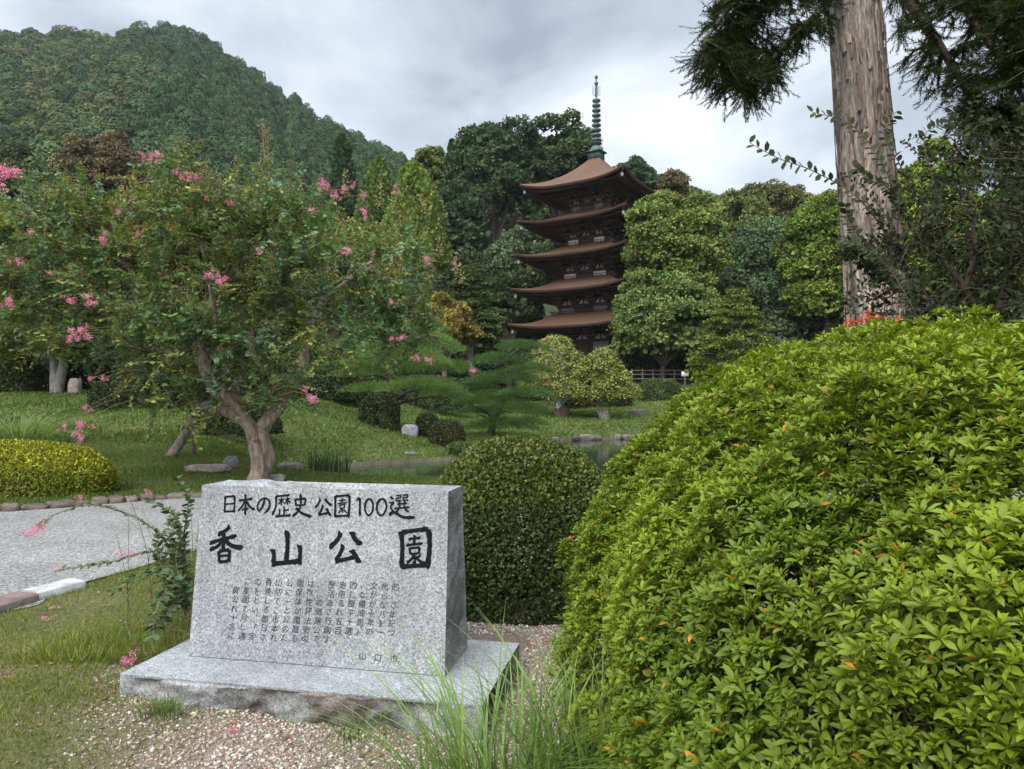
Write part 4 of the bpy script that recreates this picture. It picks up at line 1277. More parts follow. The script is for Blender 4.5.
# ------------------------------------------------------------------ the big azalea at the right, whorl by whorl
def big_azalea():
    c = np.array([2.54, 3.05, 0.0]); sx, sy, sz = 2.30, 2.30, 1.87
    pw = 2.75
    root = thing('azalea_bush', 'huge bright green clipped azalea filling the right side, taller than the monument', 'bush', c)
    n = 42000
    D = shell(n * 2, -.02)
    E = np.sign(D) * np.abs(D) ** (2 / pw); E /= np.sum(np.abs(E) ** pw, -1, keepdims=True) ** (1 / pw)
    S_ = np.array([sx, sy, sz])
    E[:, 2] = np.maximum(E[:, 2], .02)
    Nn = unit(np.sign(E) * np.abs(E) ** (pw - 1) / S_)
    # keep more of what faces the lawn and the camera than the hidden back
    facing = (Nn @ unit(np.array([-.45, -.75, .45])))
    keep = U(0, 1, len(E)) < np.clip(.35 + 1.1 * facing, .22, 1)
    E, Nn = E[keep], Nn[keep]
    P = E * S_
    bump = .05 * lump(P, 2.6, 91, 2) + .05 * lump(P, 8, 92, 2) + .035 * lump(P, 24, 93)
    depth = U(0, 1, len(P)) ** 1.7 * .20
    gap = lump(P, 6.5, 95, 2)
    depth = depth + .13 * np.maximum(gap - .2, 0)
    O = c + P + Nn * (bump - depth)[:, None]
    ok = O[:, 2] > .03
    O, Nn, depth = O[ok], Nn[ok], depth[ok]
    n = len(O)
    A = unit(Nn * .55 + [0, 0, .75] + RNG.normal(size=(n, 3)) * .28)
    B1 = unit(np.cross(A, rsphere(n))); B2 = np.cross(A, B1)
    g = G()
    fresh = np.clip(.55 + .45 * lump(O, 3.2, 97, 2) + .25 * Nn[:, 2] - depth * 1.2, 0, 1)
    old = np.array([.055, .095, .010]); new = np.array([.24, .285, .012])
    whole = U(.65, 1.3, n)
    L = 9
    for j in range(L):
        inner = j >= 5                       # inner leaves: younger, shorter, more upright
        use = np.arange(n) if j < 7 else np.where(U(0, 1, n) < .6)[0]
        m = len(use)
        ph = (j * 2.4 + U(-.35, .35, m))
        el = np.radians(U(8, 38, m)) if not inner else np.radians(U(42, 72, m))
        R_ = np.cos(ph)[:, None] * B1[use] + np.sin(ph)[:, None] * B2[use]
        X = unit(R_ * np.cos(el)[:, None] + A[use] * np.sin(el)[:, None])
        N2 = unit(A[use] * np.cos(el)[:, None] - R_ * np.sin(el)[:, None] + RNG.normal(size=(m, 3)) * .18)
        ln = (U(.020, .040, m) if not inner else U(.015, .029, m)) * whole[use]
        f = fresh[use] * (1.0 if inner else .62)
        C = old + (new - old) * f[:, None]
        C = C * np.clip(1 + RNG.normal(size=(m, 1)) * .14, .6, 1.5)
        rr = U(0, 1, m)
        C = np.where(((rr < .006) & (not inner))[:, None] if False else (rr < (.012 if not inner else .0))[:, None], np.array([.42, .17, .02]) * U(.6, 1.2, m)[:, None], C)
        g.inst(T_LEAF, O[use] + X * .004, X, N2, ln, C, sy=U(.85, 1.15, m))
    # inner older leaves
    k = 26000
    sel = RNG.integers(n, size=k)
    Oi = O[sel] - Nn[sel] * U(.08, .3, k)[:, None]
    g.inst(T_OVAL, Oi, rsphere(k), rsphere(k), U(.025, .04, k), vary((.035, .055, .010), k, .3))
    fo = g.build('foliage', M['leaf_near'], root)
    # red young leaves at the top near the cedar trunk
    gr = G()
    top = np.array(at(872, 322, 3.6)); 
    for q in range(26):
        ctr = top + RNG.normal(size=3) * [.055, .05, .022]
        m = 6; X = unit(RNG.normal(size=(m, 3)) * .7 + [0, 0, .8])
        gr.inst(T_LEAF, np.tile(ctr, (m, 1)), X, rsphere(m), U(.02, .034, m), vary((.40, .085, .045), m, .25))
    tag(gr.build('red_leaves', M['leaf_near'], root), 'coral red young leaves on top')
    # twigs
    t = G()
    base = c + [0, 0, 0]
    for i in range(1500):
        j = RNG.integers(n)
        p = O[j]; q = O[j] - Nn[j] * U(.2, .42) - np.array([0, 0, U(.05, .25)]) + RNG.normal(size=3) * .06
        mid = (p + q) / 2 + RNG.normal(size=3) * .02
        t.tube([q, mid, p], [.0045, .003, .0015], 4, np.array([.085, .055, .035]) * U(.6, 1.3), cap=False)
    for i in range(90):
        j = RNG.integers(n); p = c + (O[j] - c) * .86
        L_ = smoothline([c + [U(-.5, .5), U(-.5, .5), -.05], c + (p - c) * .5 + RNG.normal(size=3) * .08, p], 5)
        t.tube(L_, np.linspace(.022, .006, len(L_)), 5, np.array([.10, .075, .055]))
    t.build('twigs', M['bark'], root)


big_azalea()


# ------------------------------------------------------------------ crepe myrtle
def petals(g, c, r, n, col, squash=1.0):
    D = rsphere(n); O = np.asarray(c) + D * (r * U(.25, 1, n) ** .6)[:, None] * [1, 1, squash] * (1 + .3 * lump(D * 2 + c, 2, 3))[:, None]
    g.inst(T_CLUMP, O, rsphere(n), unit(D + RNG.normal(size=(n, 3)) * .6), U(.25, .5, n) * r * .75, vary(col, n, .2, .08))


PINK = np.array([.70, .19, .39]); PALE = np.array([.66, .32, .42]); BUD = np.array([.20, .19, .06])


def inpoly(px, py, poly):
    return poly_sd(np.asarray(px, float), np.asarray(py, float), np.asarray(poly, float)) > 0


def crepe_myrtle():
    d0 = 13.2
    base = ground_at(258, 475, d0)
    root = thing('crepe_myrtle', 'pink flowering crepe myrtle with twisted trunk standing behind the monument', 'tree', base)

    def A(px, py, dz=0): return at(px, py, d0 + dz)
    t = G(); BC = (.30, .225, .17)
    LIMBS = []

    def limb(pts, r0, r1, sides=10):
        L_ = smoothline([A(*p) for p in pts], 8)
        t.tube(L_, np.linspace(r0, r1, len(L_)) * .59, sides + 10, np.array(BC) * (1 if r0 > .1 else .62), .42)
        LIMBS.append((L_, np.linspace(r0, r1, len(L_))))
    limb([(258, 482, 0), (259, 468, .05), (257, 450, 0), (254, 436, 0)], .27, .22, 14)
    limb([(262, 480, .1), (268, 462, .1), (264, 440, .0), (262, 425, .05)], .17, .20, 12)
    limb([(256, 440, 0), (240, 412, -.2), (222, 394, -.5), (207, 376, -.7), (202, 352, -.6), (180, 325, -.5), (150, 296, -.3), (118, 268, -.2)], .24, .05, 12)
    limb([(262, 430, 0), (276, 408, .2), (294, 388, .4), (303, 368, .5), (307, 340, .6), (318, 308, .8), (345, 282, .9), (372, 262, 1.0)], .23, .05, 12)
    limb([(252, 428, 0), (232, 414, .3), (214, 410, .6), (200, 412, .8)], .17, .12, 10)
    limb([(238, 410, -.2), (234, 384, .2), (222, 350, .3), (214, 310, .2), (206, 260, 0), (192, 220, -.2), (182, 196, -.3)], .13, .025)
    limb([(306, 342, .6), (288, 300, .2), (276, 250, -.2), (264, 222, -.4), (258, 196, -.5)], .12, .02)
    limb([(205, 365, -.6), (168, 352, -.4), (120, 346, -.2), (70, 346, -.1)], .09, .02)
    limb([(180, 325, -.5), (120, 318, -.3), (60, 300, -.2), (10, 280, .0)], .08, .02)
    limb([(150, 296, -.3), (110, 250, -.1), (60, 220, .1), (20, 215, .2)], .06, .015)
    limb([(318, 308, .8), (360, 318, .4), (410, 335, .0), (450, 345, -.2)], .07, .015)
    limb([(345, 282, .9), (400, 255, .8), (440, 262, .8)], .05, .012)
    limb([(318, 308, .8), (328, 265, .9), (336, 235, 1.0), (344, 218, 1.0)], .07, .012)
    limb([(214, 310, .2), (240, 260, .6), (262, 235, 1.2), (300, 220, 1.6)], .06, .012)
    limb([(222, 390, -.5), (196, 378, .0), (170, 392, .6), (150, 402, .8)], .06, .02)
    LP = np.concatenate([l for l, r in LIMBS]); LR = np.concatenate([r for l, r in LIMBS])
    m = LR < .13; LP, LR = LP[m], LR[m]
    env = [(-60, 215), (0, 195), (50, 180), (92, 196), (130, 172), (160, 160), (205, 176), (238, 172), (262, 158), (282, 185), (310, 198), (350, 205), (385, 222), (425, 246), (450, 272), (460, 305), (444, 330),
           (388, 350), (335, 372), (318, 412), (288, 398), (270, 372), (232, 384), (200, 408), (150, 416), (118, 372), (60, 345), (0, 335), (-60, 330)]
    tw = []
    while len(tw) < 330:
        px, py = U(-60, 465), U(118, 418)
        if not inpoly([px], [py], env)[0]: continue
        if py > 345 and U(0, 1) < .1: continue
        tw.append(A(px, py, U(-2.2, 2.2)))
    lv = G(); bd = G()
    greens = [np.array([.088, .155, .050]), np.array([.115, .180, .050]), np.array([.185, .20, .050]), np.array([.080, .145, .068])]
    for p in tw:
        i = np.argmin(np.linalg.norm(LP - p, axis=1) + .35 * np.maximum(LP[:, 2] - p[2], 0)); q = LP[i]
        L_ = np.linalg.norm(p - q)
        if L_ > 2.6: q = p + (q - p) / L_ * 2.6; L_ = 2.6
        mid = (p + q) / 2 + RNG.normal(size=3) * .1 * L_ + [0, 0, -.05 * L_]
        tip = p + [0, 0, U(.0, .25)]
        C_ = smoothline([q, mid, tip], 12)
        t.tube(C_, np.linspace(min(LR[i] * .5, .012), .003, len(C_)), 4, (.12, .09, .06), cap=False)
        gr = greens[RNG.integers(4)] * U(.8, 1.2)
        # side shoots carrying leaves in two ranks
        hi = (p[2] - base[2]) > 3.3
        for s_ in range(11):
            k = RNG.integers(int(len(C_) * .25), len(C_))
            o = C_[k]; dr = unit(unit(C_[-1] - C_[0]) * .6 + RNG.normal(size=3) * .7 + [0, 0, .15 + .25 * hi])
            ln = U(.25, .62); nl = int(ln / .026)
            tt = np.linspace(.08, 1, nl)
            sag = np.array([0, 0, -.22]) * ln
            S_ = o + dr * (tt * ln)[:, None] + sag * (tt ** 2)[:, None]
            t.tube(S_[::3], np.linspace(.005, .002, len(S_[::3])), 3, BC, cap=False) if nl > 7 else None
            side = unit(np.cross(dr, [0, 0, 1.0]) + RNG.normal(size=3) * .3)
            sg = np.where(np.arange(nl) % 2 == 0, 1, -1)[:, None]
            X = unit(side * sg + dr * .55 + RNG.normal(size=(nl, 3)) * .28)
            Nn = unit(np.array([0, 0, 1.0]) + RNG.normal(size=(nl, 3)) * .4)
            lv.inst(T_OVAL, S_, X, Nn, U(.06, .10, nl) * 1.05, vary(gr, nl, .2, .15))
            e = S_[-1]
            if (hi and U(0, 1) < .55) or U(0, 1) < .12:
                nb = 16; O = e + RNG.normal(size=(nb, 3)) * [.045, .045, .09] + [0, 0, .08]
                bd.inst(T_PEB, O, rsphere(nb), rsphere(nb), U(.008, .016, nb), vary(BUD if U(0, 1) < .75 else (.22, .12, .06), nb, .25))
                bd.tube([e, e + [0, 0, .2]], [.003, .0015], 3, BUD * .8, cap=False)
    # upright seed-bearing shoots along the top outline
    for (px, py, h) in [(52, 150, .9), (60, 160, .8), (262, 118, 1.2), (268, 128, 1.0), (182, 150, .8), (150, 158, .7), (236, 152, .7), (205, 165, .6), (220, 172, .6), (285, 170, .5), (300, 180, .5), (318, 178, .6), (380, 180, .5),
                        (400, 190, .5), (20, 190, .6), (95, 200, .5), (120, 185, .5), (420, 196, .4), (440, 236, .4), (455, 258, .4), (345, 168, .5), (130, 178, .5)]:
        e = A(px, py, U(-1.2, .8)); b = e - [U(-.15, .15), 0, h]
        t.tube(smoothline([b, (b + e) / 2 + RNG.normal(size=3) * .03, e], 4), .005, 4, (.2, .17, .09), cap=False)
        for k in range(int(h * 34)):
            s_ = U(.1, 1); o = b + (e - b) * s_
            nb = 3; O = o + RNG.normal(size=(nb, 3)) * .055 * (1.15 - .6 * s_)
            bd.inst(T_PEB, O, rsphere(nb), rsphere(nb), U(.012, .022, nb), vary((.26, .22, .085), nb, .25))
        nl = int(h * 26); s_ = U(0, .7, nl)
        lv.inst(T_OVAL, b + (e - b) * s_[:, None], unit(RNG.normal(size=(nl, 3)) + [0, 0, .3]), rsphere(nl), U(.05, .08, nl), vary((.075, .095, .025), nl, .25))
    t.build('trunk', M['bark'], root, True)
    lv.build('crown', M['leaf'], root); bd.build('seed_heads', M['leaf'], root)
    FL = [(5, 175, 15), (143, 156, 6), (156, 154, 9), (176, 172, 5), (185, 175, 8), (196, 178, 6), (104, 238, 8), (138, 233, 5), (17, 263, 7), (50, 274, 4), (7, 302, 9), (70, 300, 8), (88, 300, 9), (72, 334, 9), (84, 330, 10), (68, 338, 6),
          (208, 274, 8), (222, 280, 9), (92, 378, 5), (103, 378, 5), (88, 408, 6), (66, 427, 6), (80, 427, 9), (81, 438, 8), (324, 184, 9), (334, 194, 8), (345, 190, 6), (366, 212, 7), (396, 190, 5), (352, 186, 5),
          (346, 250, 8), (373, 253, 4), (426, 261, 7), (455, 265, 5), (206, 197, 4), (392, 303, 5), (402, 338, 6), (392, 340, 5), (416, 357, 6), (430, 360, 6), (474, 371, 5), (311, 397, 9), (304, 390, 5), (260, 251, 5), (312, 210, 5),
          (118, 212, 5), (30, 232, 5), (132, 200, 4), (230, 203, 5), (364, 196, 5)]
    for (px, py, r) in FL:
        dz = U(-2.9, -2.3)
        c = A(px, py, dz); rr = r / F * (d0 + dz) * 1.0
        rr *= .82; g = G()
        for q in range(int(3 + r * .6)):
            petals(g, c + RNG.normal(size=3) * rr * .45, rr * .42, 36, PINK * U(.85, 1.2) if U(0, 1) < .72 else PALE)
        nb = 14; g.inst(T_PEB, c + RNG.normal(size=(nb, 3)) * rr * .7, rsphere(nb), rsphere(nb), U(.008, .014, nb), vary((.28, .12, .1), nb, .2))
        i = np.argmin(np.linalg.norm(LP - c, axis=1)); q = LP[i]
        if np.linalg.norm(q - c) > .9: q = c + (q - c) / np.linalg.norm(q - c) * .9
        C_ = smoothline([q, (q + c) / 2 + [0, 0, .06], c], 6)
        g.tube(C_, np.linspace(.006, .003, len(C_)), 4, (.16, .14, .06), cap=False)
        g.build('blossom', M['petal'], root)
        nl = 16; s_ = U(0, .9, nl)
        # a few leaves on the flower shoot
    return root


crepe_myrtle()

# leaning trunk with its prop
def leaning_tree():
    d = 16.0
    b = ground_at(170, 455, d)
    root = thing('leaning_tree', 'leaning bare trunk rising from the lawn left of the crepe myrtle', 'tree', b)
    t = G(); L_ = smoothline([at(168, 460, d), at(178, 446, d), at(190, 428, d), at(197, 412, d), at(206, 404, d), at(222, 398, d + .5)], 7)
    t.tube(L_, np.linspace(.105, .07, len(L_)), 12, (.24, .19, .155), .2); 
    tops = [at(x, y, d + z) for x, y, z in ((160, 385, .3), (185, 375, -.2), (215, 380, .4), (230, 392, .6), (140, 392, .2), (172, 398, -.3), (205, 396, .3))]
    for p in tops:
        q = L_[-12]; t.tube(smoothline([q, (p + q) / 2 + [0, 0, .05], p], 4), np.linspace(.05, .01, 9), 6, (.2, .16, .13))
    t.build('trunk', M['bark'], root, True)
    g = G(); clump_leaves(g, np.array(tops), .42, 620, .075, (.034, .052, .016), .6, .15, T_OVAL)
    g.build('crown', M['leaf'], root)
    pb = ground_at(194, 458, d + .1)
    g = G(); g.tube([pb - [0, 0, .1], pb + [0, 0, .85]], [.045, .042], 8, (.15, .11, .085)); g.tube([pb + [-.12, 0, .82], pb + [.16, 0, .86]], [.035, .035], 8, (.15, .11, .085))
    tag(g.build('support_post', M['wood'], None, True, pb), 'short wooden prop standing under the leaning trunk', 'post')


leaning_tree()


# ------------------------------------------------------------------ cedar at the right
def cedar():
    d = 7.6
    root = thing('cedar_tree', 'tall cedar with pale shredding bark and drooping dark sprays behind the big azalea', 'tree', (at(884, 400, d)[0], d, 0))
    n, m = 150, 260
    zz = np.linspace(-.1, 11, m)
    p0 = at(878, 330, d); p1 = at(854, 0, d)
    ax = p0[0] + (p1[0] - p0[0]) * (zz - p0[2]) / (p1[2] - p0[2])
    r = np.interp(zz, [-.1, .3, 1, 2.2, 5.7, 11], [.43, .37, .31, .282, .24, .18])
    th = np.linspace(0, 2 * PI, n + 1)[None]
    Q = np.stack([np.cos(th) + 0 * zz[:, None], np.sin(th) + 0 * zz[:, None], zz[:, None] * .10 + 0 * th], -1)
    strip = lump(Q, 16, 3, 3); plates = lump(np.stack([Q[..., 0] * 1.0, Q[..., 1] * 1.0, Q[..., 2] * 4], -1), 9, 6, 2)
    rr = r[:, None] * (1 + .055 * strip + .05 * plates + .04 * lump(Q, 3, 9))
    rr[:, -1] = rr[:, 0]
    P = np.stack([ax[:, None] + rr * np.cos(th), d + rr * np.sin(th), zz[:, None] + 0 * th], -1)
    g = G(); tint = (1 + .45 * strip)[..., None] * np.array([.97, .98, 1.0])
    g.grid(P, np.clip(tint, .3, 1.5))
    # loose strips of bark standing off the stem
    for i in range(420):
        z0 = U(.8, 6.2); an = U(0, 2 * PI); ln = U(.12, .5); w = U(.010, .028)
        k = np.linspace(0, 1, 5); z = z0 + k * ln
        rad = np.interp(z, zz, r) * 1.045 + .012 * (np.abs(k - U(.2, .8)) ** 1.5) * U(.3, 1.6) + .006
        axx = np.interp(z, zz, ax); a2 = an + .05 * np.sin(k * 3 + i)
        A_ = np.stack([axx + rad * np.cos(a2 - w / .28), d + rad * np.sin(a2 - w / .28), z], -1)
        M_ = np.stack([axx + (rad + .008) * np.cos(a2), d + (rad + .008) * np.sin(a2), z], -1)
        B_ = np.stack([axx + rad * np.cos(a2 + w / .28), d + rad * np.sin(a2 + w / .28), z], -1)
        g.grid(np.stack([A_, M_, B_], 1), np.array([1.15, 1.05, 1.0]) * U(.55, 1.4))
    g.build('trunk', M['cedar_bark'], root, True)
    lv = G(); br = G()
    trunk_x = lambda z: float(np.interp(z, zz, ax))

    def sprays(poly, N, d0, d1, seedup, mains):
        pts = []
        xs = [p[0] for p in poly]; ys = [p[1] for p in poly]
        while len(pts) < N:
            px, py = U(min(xs), max(xs)), U(min(ys), max(ys))
            if inpoly([px], [py], poly)[0]: pts.append(at(px, py, U(d0, d1)))
        ML = []
        for mm in mains:
            L_ = smoothline([at(*q) for q in mm], 10); ML.append(L_)
            br.tube(L_, np.linspace(.05, .012, len(L_)), 7, (.10, .075, .055), .1)
        ML = np.concatenate(ML)
        for p in pts:
            j = np.argmin(np.linalg.norm(ML - p, axis=1) - .25 * (ML[:, 2] - p[2])); q = ML[j]
            dv = p - q; L_ = np.linalg.norm(dv)
            if L_ > 1.3: q = p - dv / L_ * 1.3; dv = p - q
            C_ = smoothline([q, q + dv * .5 + [0, 0, .04], p], 6)
            br.tube(C_, np.linspace(.008, .003, len(C_)), 4, (.075, .06, .035), cap=False)
            out = unit(dv * [1, 1, .4] + [0, 0, -.15])
            # a hanging spray: a few cord-like shoots set with short awl needles
            col = np.array([.022, .033, .009]) * U(.7, 1.4)
            for s_ in range(14):
                o = C_[RNG.integers(2, len(C_))]
                dr = unit(out * .8 + RNG.normal(size=3) * .45 + [0, 0, -.15]); ln = U(.14, .36)
                nn = int(ln / .0042); tt = np.linspace(0, 1, nn)
                S_ = o + dr * (tt * ln)[:, None] + np.array([0, 0, .22 * ln - .0]) * (tt ** 2)[:, None] - np.array([0, 0, .18 * ln]) * tt[:, None]
                rad = unit(np.cross(np.tile(dr, (nn, 1)), rsphere(nn)))
                X = unit(rad * .75 + dr * .8)
                lv.inst(T_BLADE, S_, X, rad, U(.030, .055, nn) * (1.1 - .4 * tt), vary(col, nn, .25), sy=1.5)
    sprays([(686, 66), (700, 30), (716, 5), (718, -60), (832, -60), (832, 26), (806, 44), (794, 72), (770, 92), (740, 106), (712, 92)], 130, 6.0, 7.8, 0,
           [[(850, -40, 7.5), (800, -20, 7.2), (750, 20, 6.9), (712, 66, 6.7)], [(850, -60, 7.5), (790, -40, 7.0), (745, -10, 6.6), (705, 40, 6.4)], [(850, -30, 7.5), (820, 10, 7.3), (780, 50, 7.2), (748, 90, 7.1)]])
    sprays([(884, -60), (1100, -60), (1100, 250), (1010, 240), (1000, 190), (985, 150), (950, 120), (925, 92), (895, 60), (884, 30)], 330, 5.6, 8.2, 0,
           [[(858, -60, 7.5), (930, -30, 7.2), (1000, 60, 7.0), (1060, 160, 6.8)], [(860, -40, 7.6), (910, 0, 7.7), (950, 60, 7.8), (975, 120, 7.9)], [(865, -80, 7.5), (960, -60, 6.6), (1040, 20, 6.2), (1090, 120, 6.0)],
            [(862, -60, 7.6), (960, -20, 7.8), (1040, 90, 7.9), (1050, 210, 8.0)], [(900, -10, 7.3), (960, 80, 6.8), (1010, 180, 6.5)]])
    lv.build('crown', M['leaf_dark'], root); br.build('branches', M['bark'], root)


cedar()


# ------------------------------------------------------------------ dark twiggy tree in front of the cedar
def twiggy():
    d = 5.6
    root = thing('crepe_myrtle', 'dark small leaved tree of arching twigs at the right border, crossing the cedar trunk', 'tree', (at(1010, 400, d)[0], d, 0))
    t = G(); lv = G(); BC = (.085, .062, .052)
    stems = []

    def stem(pts, r0, r1):
        L_ = smoothline([at(*p) for p in pts], 9); t.tube(L_, np.linspace(r0, r1, len(L_)), 7, BC, .1); stems.append(L_); return L_
    stem([(1010, 640, 5.6), (1004, 500, 5.6), (1000, 400, 5.6), (990, 340, 5.6)], .06, .045)
    stem([(990, 340, 5.6), (965, 290, 5.5), (945, 262, 5.5), (920, 235, 5.5)], .032, .012)
    stem([(990, 340, 5.6), (1010, 270, 5.7), (1020, 200, 5.8), (1030, 110, 5.8)], .035, .014)
    stem([(975, 312, 5.6), (930, 300, 5.3), (890, 285, 5.2)], .022, .009)
    stem([(965, 290, 5.5), (975, 240, 5.6), (968, 190, 5.7), (960, 150, 5.7)], .022, .008)
    stem([(1000, 380, 5.6), (960, 335, 5.2), (915, 322, 5.0), (880, 318, 4.9)], .022, .008)
    stem([(1010, 270, 5.7), (1040, 230, 5.2), (1060, 170, 5.2)], .022, .008)
    SP = np.concatenate(stems[1:])

    def shoot(pts, n, ls, two=True, r=.006, col=(.030, .036, .017)):
        C_ = smoothline([at(*p) for p in pts], 14); t.tube(C_, np.linspace(r, .002, len(C_)), 5, (.10, .06, .05), cap=False)
        s_ = resample(C_, n)[int(n * .06):]; tan = unit(np.gradient(s_, axis=0)); nl = len(s_)
        side = unit(np.cross(tan, unit(np.array([0.1, -1.0, .35])))); sg = np.where(np.arange(nl) % 2 == 0, 1, -1)[:, None]
        X = unit(side * sg + tan * .55 + RNG.normal(size=(nl, 3)) * .2); Nn = unit(np.array([0, -.4, 1.0]) + RNG.normal(size=(nl, 3)) * .5)
        lv.inst(T_OVAL, s_, X, Nn, U(.8, 1.2, nl) * ls, vary(np.asarray(col), nl, .25))
        return C_
    main = [[(930, 300, 5.3), (900, 255, 5.2), (860, 200, 5.1), (815, 172, 5.0), (778, 158, 4.9), (750, 143, 4.9)], [(935, 262, 5.4), (905, 215, 5.3), (880, 160, 5.2), (850, 124, 5.2), (812, 112, 5.2)],
            [(945, 262, 5.5), (920, 210, 5.4), (900, 165, 5.3), (884, 135, 5.3), (896, 112, 5.3)], [(920, 322, 5.0), (890, 270, 5.0), (860, 245, 5.0), (835, 238, 5.0)], [(950, 240, 5.5), (930, 170, 5.5), (925, 135, 5.5), (948, 122, 5.5)],
            [(960, 190, 5.7), (970, 150, 5.6), (975, 128, 5.6), (1000, 118, 5.6)], [(900, 290, 5.2), (870, 255, 5.1), (850, 225, 5.1), (845, 205, 5.1)], [(955, 215, 5.6), (985, 160, 5.6), (1003, 135, 5.6)], [(890, 285, 5.2), (868, 268, 5.2), (848, 250, 5.2), (838, 258, 5.2)],
            [(912, 230, 5.4), (890, 190, 5.3), (870, 180, 5.3), (855, 168, 5.3)]]
    for s_ in main: shoot(s_, 62, .066, col=(.027, .036, .014))
    poly = [(872, 318), (862, 262), (880, 215), (900, 170), (925, 132), (960, 128), (1000, 118), (1060, 90), (1090, 330), (940, 335)]
    k = 0
    while k < 135:
        px, py = U(860, 1090), U(95, 335)
        if not inpoly([px], [py], poly)[0]: continue
        k += 1
        p = at(px, py, U(4.9, 6.3)); j = np.argmin(np.linalg.norm(SP - p, axis=1)); q = SP[j]
        C_ = smoothline([q, (p + q) / 2 + RNG.normal(size=3) * .05, p], 6); t.tube(C_, np.linspace(.009, .003, len(C_)), 4, BC, cap=False)
        for s_ in range(4):
            o = C_[RNG.integers(3, len(C_))]; dr = unit(unit(p - q) + RNG.normal(size=3) * .8 + [0, 0, .1]); ln = U(.18, .5); nl = int(ln / .026)
            tt = np.linspace(.1, 1, nl); S_ = o + dr * (tt * ln)[:, None] + np.array([0, 0, -.15 * ln]) * (tt ** 2)[:, None]
            t.tube(S_[::4], .0025, 3, BC, cap=False) if nl > 8 else None
            side = unit(np.cross(dr, rsphere(1)[0])); sg = np.where(np.arange(nl) % 2 == 0, 1, -1)[:, None]
            X = unit(side * sg + dr * .5 + RNG.normal(size=(nl, 3)) * .25); Nn = unit(np.array([0, -.2, 1.0]) + RNG.normal(size=(nl, 3)) * .5)
            lv.inst(T_OVAL, S_, X, Nn, U(.035, .055, nl), vary((.026, .036, .014), nl, .28))
    t.build('trunk', M['bark'], root, True); lv.build('crown', M['leaf_dark'], root)


twiggy()


# ------------------------------------------------------------------ shoots and weeds beside the monument
def side_shoots():
    b = np.array([-1.98, 4.9, 0.0])
    root = thing('crepe_myrtle', 'low leafy crepe myrtle shoots arching out from the left side of the monument', 'shrub', b)
    t = G(); lv = G()
    sh = [([(188, 600, 4.9), (178, 560, 4.9), (150, 552, 4.7), (110, 562, 4.5), (58, 570, 4.4)], 110, .04), ([(186, 600, 4.9), (170, 548, 4.9), (140, 520, 4.9), (95, 505, 4.8), (62, 512, 4.7), (38, 524, 4.6)], 110, .04),
          ([(186, 610, 4.7), (176, 585, 4.6), (160, 600, 4.4), (152, 640, 4.2)], 70, .055), ([(190, 605, 4.8), (182, 560, 4.8), (176, 520, 4.8), (150, 500, 4.8)], 80, .055), ([(188, 600, 4.9), (184, 540, 5), (188, 500, 5.0), (176, 478, 5.0)], 70, .055),
          ([(186, 605, 4.8), (168, 580, 4.6), (140, 575, 4.5), (112, 592, 4.4)], 80, .045), ([(190, 606, 4.9), (186, 575, 4.9), (170, 540, 4.9), (176, 515, 5.0)], 80, .058), ([(188, 605, 4.6), (184, 590, 4.5), (170, 575, 4.4), (150, 570, 4.4)], 70, .055),
          ([(188, 612, 4.7), (184, 590, 4.7), (176, 560, 4.8), (182, 530, 4.9)], 80, .058), ([(186, 615, 4.6), (178, 600, 4.5), (168, 612, 4.4), (158, 628, 4.3)], 60, .055), ([(188, 610, 4.8), (172, 590, 4.8), (160, 560, 4.9), (158, 535, 4.9)], 70, .05)]
    for pts, n, ls in sh:
        C_ = smoothline([at(*p) for p in pts], 12); t.tube(C_, np.linspace(.007, .002, len(C_)), 5, (.16, .11, .075))
        s_ = resample(C_, n)[int(n * .15):]; tan = unit(np.gradient(s_, axis=0)); nl = len(s_)
        side = unit(np.cross(tan, [0, 0, 1.0])); sg = np.where(np.arange(nl) % 2 == 0, 1, -1)[:, None]
        X = unit(side * sg + tan * .5 + RNG.normal(size=(nl, 3)) * .3); Nn = unit(np.array([0, 0, 1.0]) + RNG.normal(size=(nl, 3)) * .35)
        lv.inst(T_OVAL, s_, X, Nn, U(.8, 1.25, nl) * ls, vary((.060, .095, .035), nl, .2))
    t.build('stems', M['bark'], root, True); lv.build('leaves', M['leaf'], root)
    for (px, py, d, r) in [(34, 529, 4.6, 9), (28, 534, 4.6, 6), (40, 524, 4.6, 6), (56, 567, 4.4, 4), (120, 554, 4.55, 5), (135, 554, 4.6, 5), (80, 496, 4.8, 4), (148, 492, 4.8, 4), (132, 655, 4.25, 8), (126, 660, 4.25, 6)]:
        g = G(); c = at(px, py, d); rr = r / F * d
        for q in range(6): petals(g, c + RNG.normal(size=3) * rr * .45, rr * .5, 26, PINK * U(.85, 1.2))
        i = np.argmin(np.linalg.norm(resample(np.concatenate([at(*p)[None] for p in sh[0][0]]), 40) - c, axis=1))
        g.build('blossom', M['petal'], root)
    # thin tall weeds
    w = G(); base = np.array([-2.05, 5.0, 0])
    for i in range(46):
        p = np.array([U(-2.5, -1.85), U(4.7, 5.5), 0]); h = U(.35, 1.0); ln = RNG.normal(size=2) * .09
        C_ = smoothline([p, p + [ln[0] * .3, ln[1] * .3, h * .55], p + [ln[0], ln[1], h]], 5)
        w.tube(C_, np.linspace(.003, .0014, len(C_)), 3, vary((.11, .135, .045), 1)[0], cap=False)
        for k in range(5):
            o = C_[RNG.integers(1, 7)]; n_ = 1
            w.inst(T_BLADE, [o], [unit(RNG.normal(size=3) * .6 + [0, 0, .8])], [rsphere(1)[0]], U(.1, .28), vary((.10, .14, .04), 1), sy=.35)
    tag(w.build('weeds', M['grass'], None, False, base), 'thin tall wild grass stalks along the left side of the monument', 'weeds', kind='stuff')


side_shoots()


